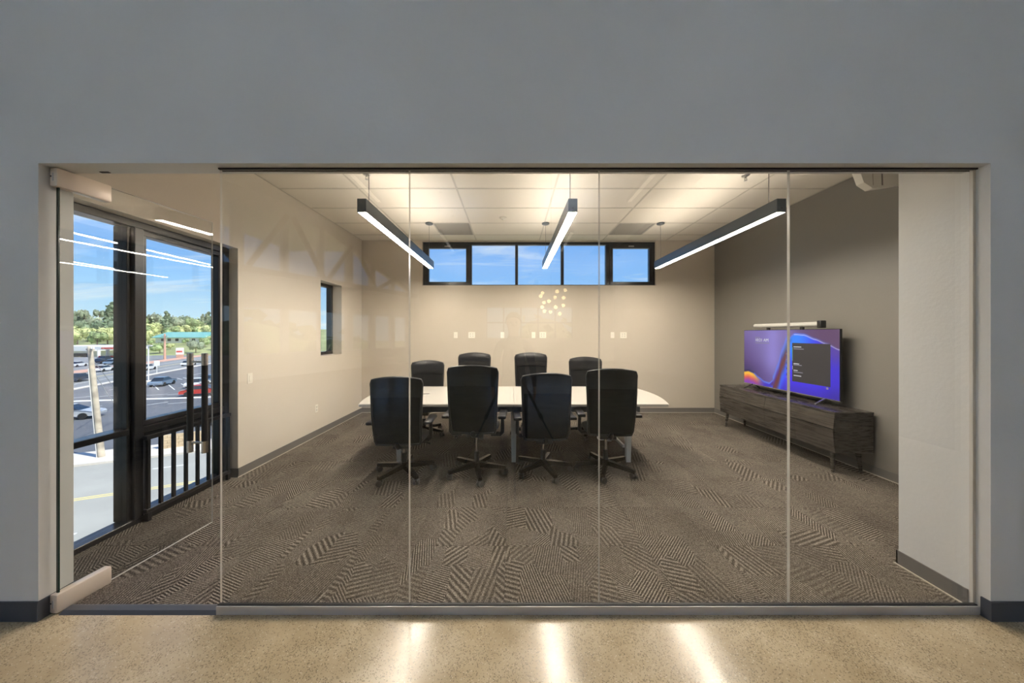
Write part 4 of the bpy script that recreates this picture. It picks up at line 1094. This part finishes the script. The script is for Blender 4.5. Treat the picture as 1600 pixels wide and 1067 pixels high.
# fuel station
p = ground_px(150, 564)
fs_ = thing('fuel_station', 'white flat canopy of a fuel station beyond the main road', 'fuel station', (p.x, p.y, GZ))
def px_w(px, py, d): return at(px, py, d) - Vector((p.x, p.y, GZ))
def pbox(name, x0, x1, y0, y1, d, dep, m, par):      # upright box seen between two pixel corners at depth d
    a_, b_ = px_w(x0, y1, d), px_w(x1, y0, d)
    return MB().box(a_.x, b_.x, a_.y, a_.y + dep, max(a_.z, 0), b_.z).build(name, m, par)
pbox('canopy', 148, 183, 541.5, 546.5, p.y + 4, 9, 'bright_white', fs_)
pbox('canopy_band', 158, 176, 543, 545.2, p.y + 3.8, .2, 'sign_red', fs_)
for x in (152, 166, 179): pbox('column', x - .6, x + .6, 546.5, 562, p.y + 7, .8, 'off_white', fs_)
for x in (155, 163, 172): pbox('pump', x - 1, x + 1, 556, 562, p.y + 6.5, 1.0, 'sign_red', fs_)
p = ground_px(128, 566); st_ = thing('station_shop', 'low white shop building at the left edge of the view', 'building', (p.x, p.y, GZ))
pbox('wall', 60, 140, 548, 560, p.y + 23, 12, 'off_white', st_); pbox('roof', 58, 141, 541, 548.5, p.y + 21, 16, 'bright_white', st_); pbox('shop_window', 100, 136, 552, 559, p.y + 22.9, .2, 'dark_glass', st_)
# teal roofed building
dB = 175.0
p = at(278, 522, dB); p.z = GZ + rise(dB)
tb_ = thing('teal_roof_building', 'white building with a shallow teal roof among the trees', 'building', p)
bp = lambda px, py, d=dB: at(px, py, d) - p
a_, b_ = bp(243, 540), bp(312, 526)
MB().box(a_.x, b_.x, 0, 16, min(a_.z, 0), b_.z).build('wall', 'bright_white', tb_)
c_, d2 = bp(238, 527), bp(318, 518.5)
MB().prism([(-1.0, c_.z), (8, d2.z), (17, c_.z), (17, c_.z - .3), (-1.0, c_.z - .3)], c_.x, d2.x, 'x').build('roof', 'roof_teal', tb_)
for px in (252, 262, 274, 287, 300):
    e_, f_ = bp(px, 533), bp(px + 5, 529); MB().box(e_.x, f_.x, -.08, .05, e_.z, f_.z).build('window', 'dark_glass', tb_)
# trees
def crown_mesh(name, m, kind, seed, n=620):
    rg = random.Random(seed); mb = MB()
    blobs = []
    if kind == 'round':
        for k in range(9):
            a_ = rg.random() * 6.283; r_ = .26 * math.sqrt(rg.random()) + .05
            blobs.append((Vector((r_ * math.cos(a_), r_ * math.sin(a_), .42 + .34 * rg.random())), .20 + .10 * rg.random()))
    elif kind == 'pine':
        for k in range(9): blobs.append((Vector(((rg.random() - .5) * .06, (rg.random() - .5) * .06, .18 + .78 * k / 8)), .24 * (1 - k / 8.6) + .03))
    else:
        for k in range(6):
            a_ = rg.random() * 6.283; blobs.append((Vector((.22 * math.cos(a_), .22 * math.sin(a_), .70 + .22 * rg.random())), .10 + .06 * rg.random()))
    for k in range(n):
        c, r_ = rg.choice(blobs)
        d = Vector((rg.gauss(0, 1), rg.gauss(0, 1), rg.gauss(0, 1))).normalized()
        p = c + d * r_ * (.75 + .35 * rg.random()); s_ = .030 + .028 * rg.random()
        n_ = (d + Vector((rg.gauss(0, .5), rg.gauss(0, .5), rg.gauss(0, .5)))).normalized()
        t_ = n_.orthogonal().normalized(); b2 = n_.cross(t_); an = rg.random() * 6.28
        t2 = t_ * math.cos(an) + b2 * math.sin(an); b3 = n_.cross(t2)
        o = len(mb.v); mb.v += [tuple(p + t2 * s_), tuple(p + b3 * s_ * .8), tuple(p - t2 * s_), tuple(p - b3 * s_ * .8)]; mb.f.append((o, o + 1, o + 2, o + 3)); mb.m.append(0)
    for c, r_ in blobs:
        mb.ball(c, r_ * .8, 8, 6)
    return mb.mesh(name, m)
CR = {}
for i, (k, m_) in enumerate((('round', 'leaf_light'), ('round', 'leaf_mid'), ('round', 'leaf_dark'), ('round', 'leaf_grey'), ('pine', 'leaf_dark'), ('open', 'leaf_grey'), ('pine', 'leaf_grey'))):
    CR[(k, m_)] = crown_mesh('crown', m_, k, i + 11)
tkm = MB().tube([(0, 0, 0), (0, 0, .5), (.01, 0, .8)], [.03, .022, .008], 8).mesh('trunk', 'trunk', 40)
def tree(px, ytop, d, k, m_, label, wk=1.0):
    b_ = at(px, 522, d); b_.z = GZ + rise(d) - .1
    hgt = at(px, ytop, d).z - b_.z
    t = thing('tree', label, 'tree', b_, random.random() * 6, 'trees outside the window')
    c = link('crown', CR[(k, m_)], t); c.scale = (hgt * wk, hgt * wk, hgt)
    c = link('trunk', tkm, t); c.scale = (hgt, hgt, hgt)
KN = {('round', 'leaf_light'): 'yellow green round tree', ('round', 'leaf_mid'): 'mid green round tree', ('round', 'leaf_dark'): 'dark green round tree', ('round', 'leaf_grey'): 'grey green round tree', ('pine', 'leaf_dark'): 'dark pointed conifer', ('open', 'leaf_grey'): 'thin bare stemmed tree', ('pine', 'leaf_grey'): 'grey green conifer'}
rows = {
 'on the hilltop skyline': [(104, 497, 258, 'round', 'leaf_grey', 1.3), (124, 483, 262, 'open', 'leaf_grey', .8), (131, 482, 266, 'open', 'leaf_grey', .7), (116, 492, 250, 'round', 'leaf_dark', 1.4), (141, 490, 255, 'round', 'leaf_grey', 1.4), (155, 482, 262, 'open', 'leaf_grey', .8), (174, 473, 240, 'pine', 'leaf_dark', 1.5), (186, 485, 246, 'round', 'leaf_grey', 1.2), (200, 488, 250, 'round', 'leaf_dark', 1.3), (216, 490, 255, 'round', 'leaf_mid', 1.2), (233, 489, 252, 'round', 'leaf_grey', 1.5), (247, 490, 250, 'round', 'leaf_dark', 1.3), (261, 487, 244, 'pine', 'leaf_dark', 1.5), (275, 494, 252, 'round', 'leaf_grey', 1.3), (289, 492, 246, 'round', 'leaf_dark', 1.5), (304, 493, 250, 'round', 'leaf_mid', 1.3), (317, 491, 252, 'pine', 'leaf_grey', 1.3), (325, 488, 230, 'pine', 'leaf_dark', 1.6), (337, 492, 250, 'round', 'leaf_dark', 1.3), (350, 492, 250, 'round', 'leaf_mid', 1.3)],
 'halfway up the hill': [(108, 505, 205, 'round', 'leaf_mid', 1.4), (126, 499, 210, 'round', 'leaf_dark', 1.4), (146, 497, 208, 'round', 'leaf_grey', 1.5), (163, 499, 204, 'round', 'leaf_dark', 1.4), (180, 499, 206, 'round', 'leaf_mid', 1.5), (200, 503, 205, 'round', 'leaf_light', 1.4), (222, 504, 206, 'round', 'leaf_mid', 1.4), (238, 502, 210, 'round', 'leaf_light', 1.5), (256, 505, 212, 'round', 'leaf_mid', 1.5), (270, 507, 214, 'round', 'leaf_mid', 1.4), (286, 506, 212, 'round', 'leaf_light', 1.4), (300, 508, 210, 'round', 'leaf_mid', 1.4), (318, 506, 206, 'round', 'leaf_light', 1.3), (332, 505, 205, 'round', 'leaf_mid', 1.4)],
 'at the foot of the hill': [(106, 511, 150, 'round', 'leaf_light', 1.3), (121, 508, 152, 'round', 'leaf_light', 1.4), (137, 511, 150, 'round', 'leaf_light', 1.3), (152, 515, 156, 'round', 'leaf_mid', 1.4), (168, 510, 152, 'round', 'leaf_light', 1.5), (184, 508, 150, 'round', 'leaf_light', 1.4), (202, 512, 150, 'round', 'leaf_mid', 1.4), (226, 512, 150, 'round', 'leaf_light', 1.4), (236, 530, 135, 'round', 'leaf_mid', 1.6), (250, 533, 132, 'round', 'leaf_mid', 1.8), (266, 536, 130, 'round', 'leaf_light', 1.8), (291, 528, 138, 'round', 'leaf_mid', 1.6), (306, 531, 134, 'round', 'leaf_grey', 1.6), (320, 525, 140, 'round', 'leaf_mid', 1.5), (334, 523, 140, 'round', 'leaf_light', 1.5), (346, 520, 145, 'round', 'leaf_mid', 1.5)]}
ORDN = ['first', 'second', 'third', 'fourth', 'fifth', 'sixth', 'seventh', 'eighth', 'ninth', 'tenth', 'eleventh', 'twelfth', 'thirteenth', 'fourteenth', 'fifteenth', 'sixteenth', 'seventeenth', 'eighteenth', 'nineteenth', 'twentieth']
for rn, lst in rows.items():
    for i, (px, yt, d, k, m_, wk) in enumerate(sorted(lst)):
        tree(px, yt, d + ((i % 3 - 1) * 17 if d > 170 else (i % 3) * 15), k, m_, '%s %s, %s from the left' % (KN[(k, m_)], rn, ORDN[i]), wk * .62)
# trees beyond the lobby windows and behind the high window
for x, y, hgt, k, m_, l in ((-21, -8, 10.5, 'round', 'leaf_mid', 'green tree beyond the lobby windows, nearest the glass'), (-19, -14, 11, 'round', 'leaf_light', 'yellow green tree beyond the lobby windows, in the middle'), (-14, -20, 10, 'round', 'leaf_mid', 'green tree beyond the lobby windows, farthest back'), (6.5, -30, 11, 'round', 'leaf_light', 'tree beyond the far gridded lobby window')):
    t = thing('tree', l, 'tree', (x, y, GZ - .12), 0, 'trees behind the lobby'); c = link('crown', CR[(k, m_)], t); c.scale = (hgt * 1.2, hgt * 1.2, hgt); c = link('trunk', tkm, t); c.scale = (hgt,) * 3
q = at(975, 437, 60); t = thing('tree', 'tree top showing in the lower corner of the rightmost high window pane', 'tree', (q.x, q.y, GZ - .12), 0)
hgt = q.z - GZ; c = link('crown', CR[('round', 'leaf_light')], t); c.scale = (hgt * .35, hgt * .35, hgt); c = link('trunk', tkm, t); c.scale = (hgt,) * 3

# ================================================================== PHOTOGRAPHER AND TRIPOD (reflected in the glass)
mat('denim', (0.055, 0.075, 0.115), 0.9, bump=(400, 0.2)); mat('dark_jacket', (0.018, 0.020, 0.026), 0.85); mat('skin', (0.52, 0.34, 0.25), 0.5); mat('hair_brown', (0.045, 0.03, 0.02), 0.7); mat('shoe_tan', (0.30, 0.25, 0.19), 0.7)
tp = thing('tripod', 'black camera tripod standing in front of the photographer, reflected in the glass', 'tripod', (0, 0, 0))
MB().lathe([(.03, 1.10), (.045, 1.12), (.045, 1.20), (.03, 1.22)], 16).build('hub', 'chair_plastic', tp, smooth=40)
MB().tube([(0, 0, .85), (0, 0, 1.36)], .014, 12).build('centre_column', 'chair_dark_metal', tp, smooth=40)
MB().rbox(-.035, .035, -.035, .035, 1.36, 1.40, .006, 2).build('head_plate', 'chair_plastic', tp, smooth=40)
for fx, fy in ((.62, -.26), (-.55, -.26), (.03, .62)):
    a_ = Vector((fx * .06, fy * .06, 1.16)); b_ = Vector((fx, fy, .012)); m_ = a_.lerp(b_, .5)
    lg = MB().tube([a_, m_], .016, 10).tube([m_, b_], .011, 10).build('leg', 'chair_plastic', tp, smooth=40)
    MB().tube([m_ + (a_ - b_).normalized() * .03, m_ - (a_ - b_).normalized() * .03], .021, 12).build('leg_lock', 'chair_dark_metal', lg, smooth=40)
    MB().ball((b_.x, b_.y, .013), .013, 10, 6).build('rubber_foot', 'black_grip', lg, smooth=60)

def person(loc):
    P, E, Rr = [], [], []
    def v(x, y, z, rx, ry=None):
        P.append((x, y, z)); Rr.append((rx, ry or rx)); return len(P) - 1
    def ch(*ids):
        for a_, b_ in zip(ids, ids[1:]): E.append((a_, b_))
    pel = v(0, 0, .95, .150, .115); wst = v(0, .0, 1.08, .140, .105); chs = v(0, -.005, 1.25, .160, .115); shb = v(0, -.01, 1.40, .110, .085); nk = v(0, .0, 1.50, .055); jw = v(0, .02, 1.575, .066, .075); hdm = v(0, .015, 1.66, .078, .095); ht = v(0, .005, 1.735, .062, .075)
    ch(pel, wst, chs, shb, nk, jw, hdm, ht)
    ns = v(0, .115, 1.645, .012); ch(hdm, ns)
    for s_ in (-1, 1):
        er = v(s_ * .088, -.005, 1.655, .016, .012); ch(hdm, er)
        hp = v(s_ * .095, 0, .88, .092); kn = v(s_ * .115, .015, .50, .062); cf = v(s_ * .12, -.015, .32, .056); an = v(s_ * .125, -.02, .10, .042); hl = v(s_ * .127, -.045, .045, .038); bl = v(s_ * .140, .09, .040, .042, .032); to = v(s_ * .146, .165, .034, .032, .024)
        ch(pel, hp, kn, cf, an, bl, to); ch(an, hl)
        sh = v(s_ * .175, -.01, 1.395, .068); el_ = v(s_ * .235, -.035, 1.12, .046); fa = v(s_ * .25, -.01, 1.0, .040); wr = v(s_ * .255, .03, .875, .029, .024); pm = v(s_ * .257, .045, .815, .036, .018)
        ch(shb, sh, el_, fa, wr, pm)
        for k, (dy, ln) in enumerate(((.030, .070), (.010, .080), (-.010, .075), (-.028, .058))):
            a_ = v(s_ * .256, .047 + dy, .775, .0095); b_ = v(s_ * .250, .050 + dy, .775 - ln * .55, .009); c_ = v(s_ * .240, .054 + dy, .775 - ln, .0075); ch(pm, a_, b_, c_)
        t1 = v(s_ * .248, .085, .825, .011); t2 = v(s_ * .240, .102, .790, .0095); t3 = v(s_ * .236, .108, .765, .008); ch(pm, t1, t2, t3)
    me = bpy.data.meshes.new('body'); me.from_pydata(P, E, [])
    o = bpy.data.objects.new('tmp_body', me); COL.objects.link(o)
    o.modifiers.new('s', 'SKIN'); 
    bm = bmesh.new(); bm.from_mesh(me); lay = bm.verts.layers.skin.verify(); bm.verts.ensure_lookup_table()
    for i, vv in enumerate(bm.verts):
        vv[lay].radius = Rr[i]; vv[lay].use_root = (i == 0)
    bm.to_mesh(me); bm.free()
    sb_ = o.modifiers.new('u', 'SUBSURF'); sb_.levels = 2; sb_.render_levels = 2
    bpy.context.view_layer.update()
    m2 = bpy.data.meshes.new_from_object(o.evaluated_get(bpy.context.evaluated_depsgraph_get())); m2.name = 'body'
    bpy.data.objects.remove(o)
    m2.materials.clear()
    for x in ('skin', 'dark_jacket', 'denim', 'shoe_tan'): m2.materials.append(M[x])
    for p in m2.polygons:
        c = p.center; p.use_smooth = True
        if c.z > 1.50: k = 0
        elif c.z < .085: k = 3
        elif abs(c.x) > .19 and c.z < .885 : k = 0
        elif c.z > .93 or abs(c.x) > .205: k = 1
        else: k = 2
        p.material_index = k
    t = thing('person', 'person in dark jacket and jeans standing behind the tripod, reflected in the glass', 'person', loc)
    b_ = link('body', m2, t)
    hr = MB(); N1, N2 = 16, 10; vs, fs = [], []
    for j in range(N2 + 1):
        th = math.pi * .60 * j / N2
        for i in range(N1):
            a_ = 2 * math.pi * i / N1; f_ = max(0, math.sin(a_)); thh = th * (1 - .42 * f_)
            vs.append((.100 * math.sin(thh) * math.cos(a_), -.005 + .118 * math.sin(thh) * math.sin(a_), 1.685 + .115 * math.cos(thh)))
    for j in range(N2):
        for i in range(N1): fs.append((j * N1 + i, j * N1 + (i + 1) % N1, (j + 1) * N1 + (i + 1) % N1, (j + 1) * N1 + i))
    hr.add(vs, fs).build('hair', 'hair_brown', b_, smooth=60)
    for s_ in (-1, 1):
        MB().ball((s_ * .032, .098, 1.665), .011, 10, 6).build('eye', 'black_grip', b_, smooth=60)
    MB().rbox(-.024, .024, .088, .101, 1.592, 1.600, .003, 1).build('mouth', 'sign_red', b_)
    return t
person((.02, -.40, .0))
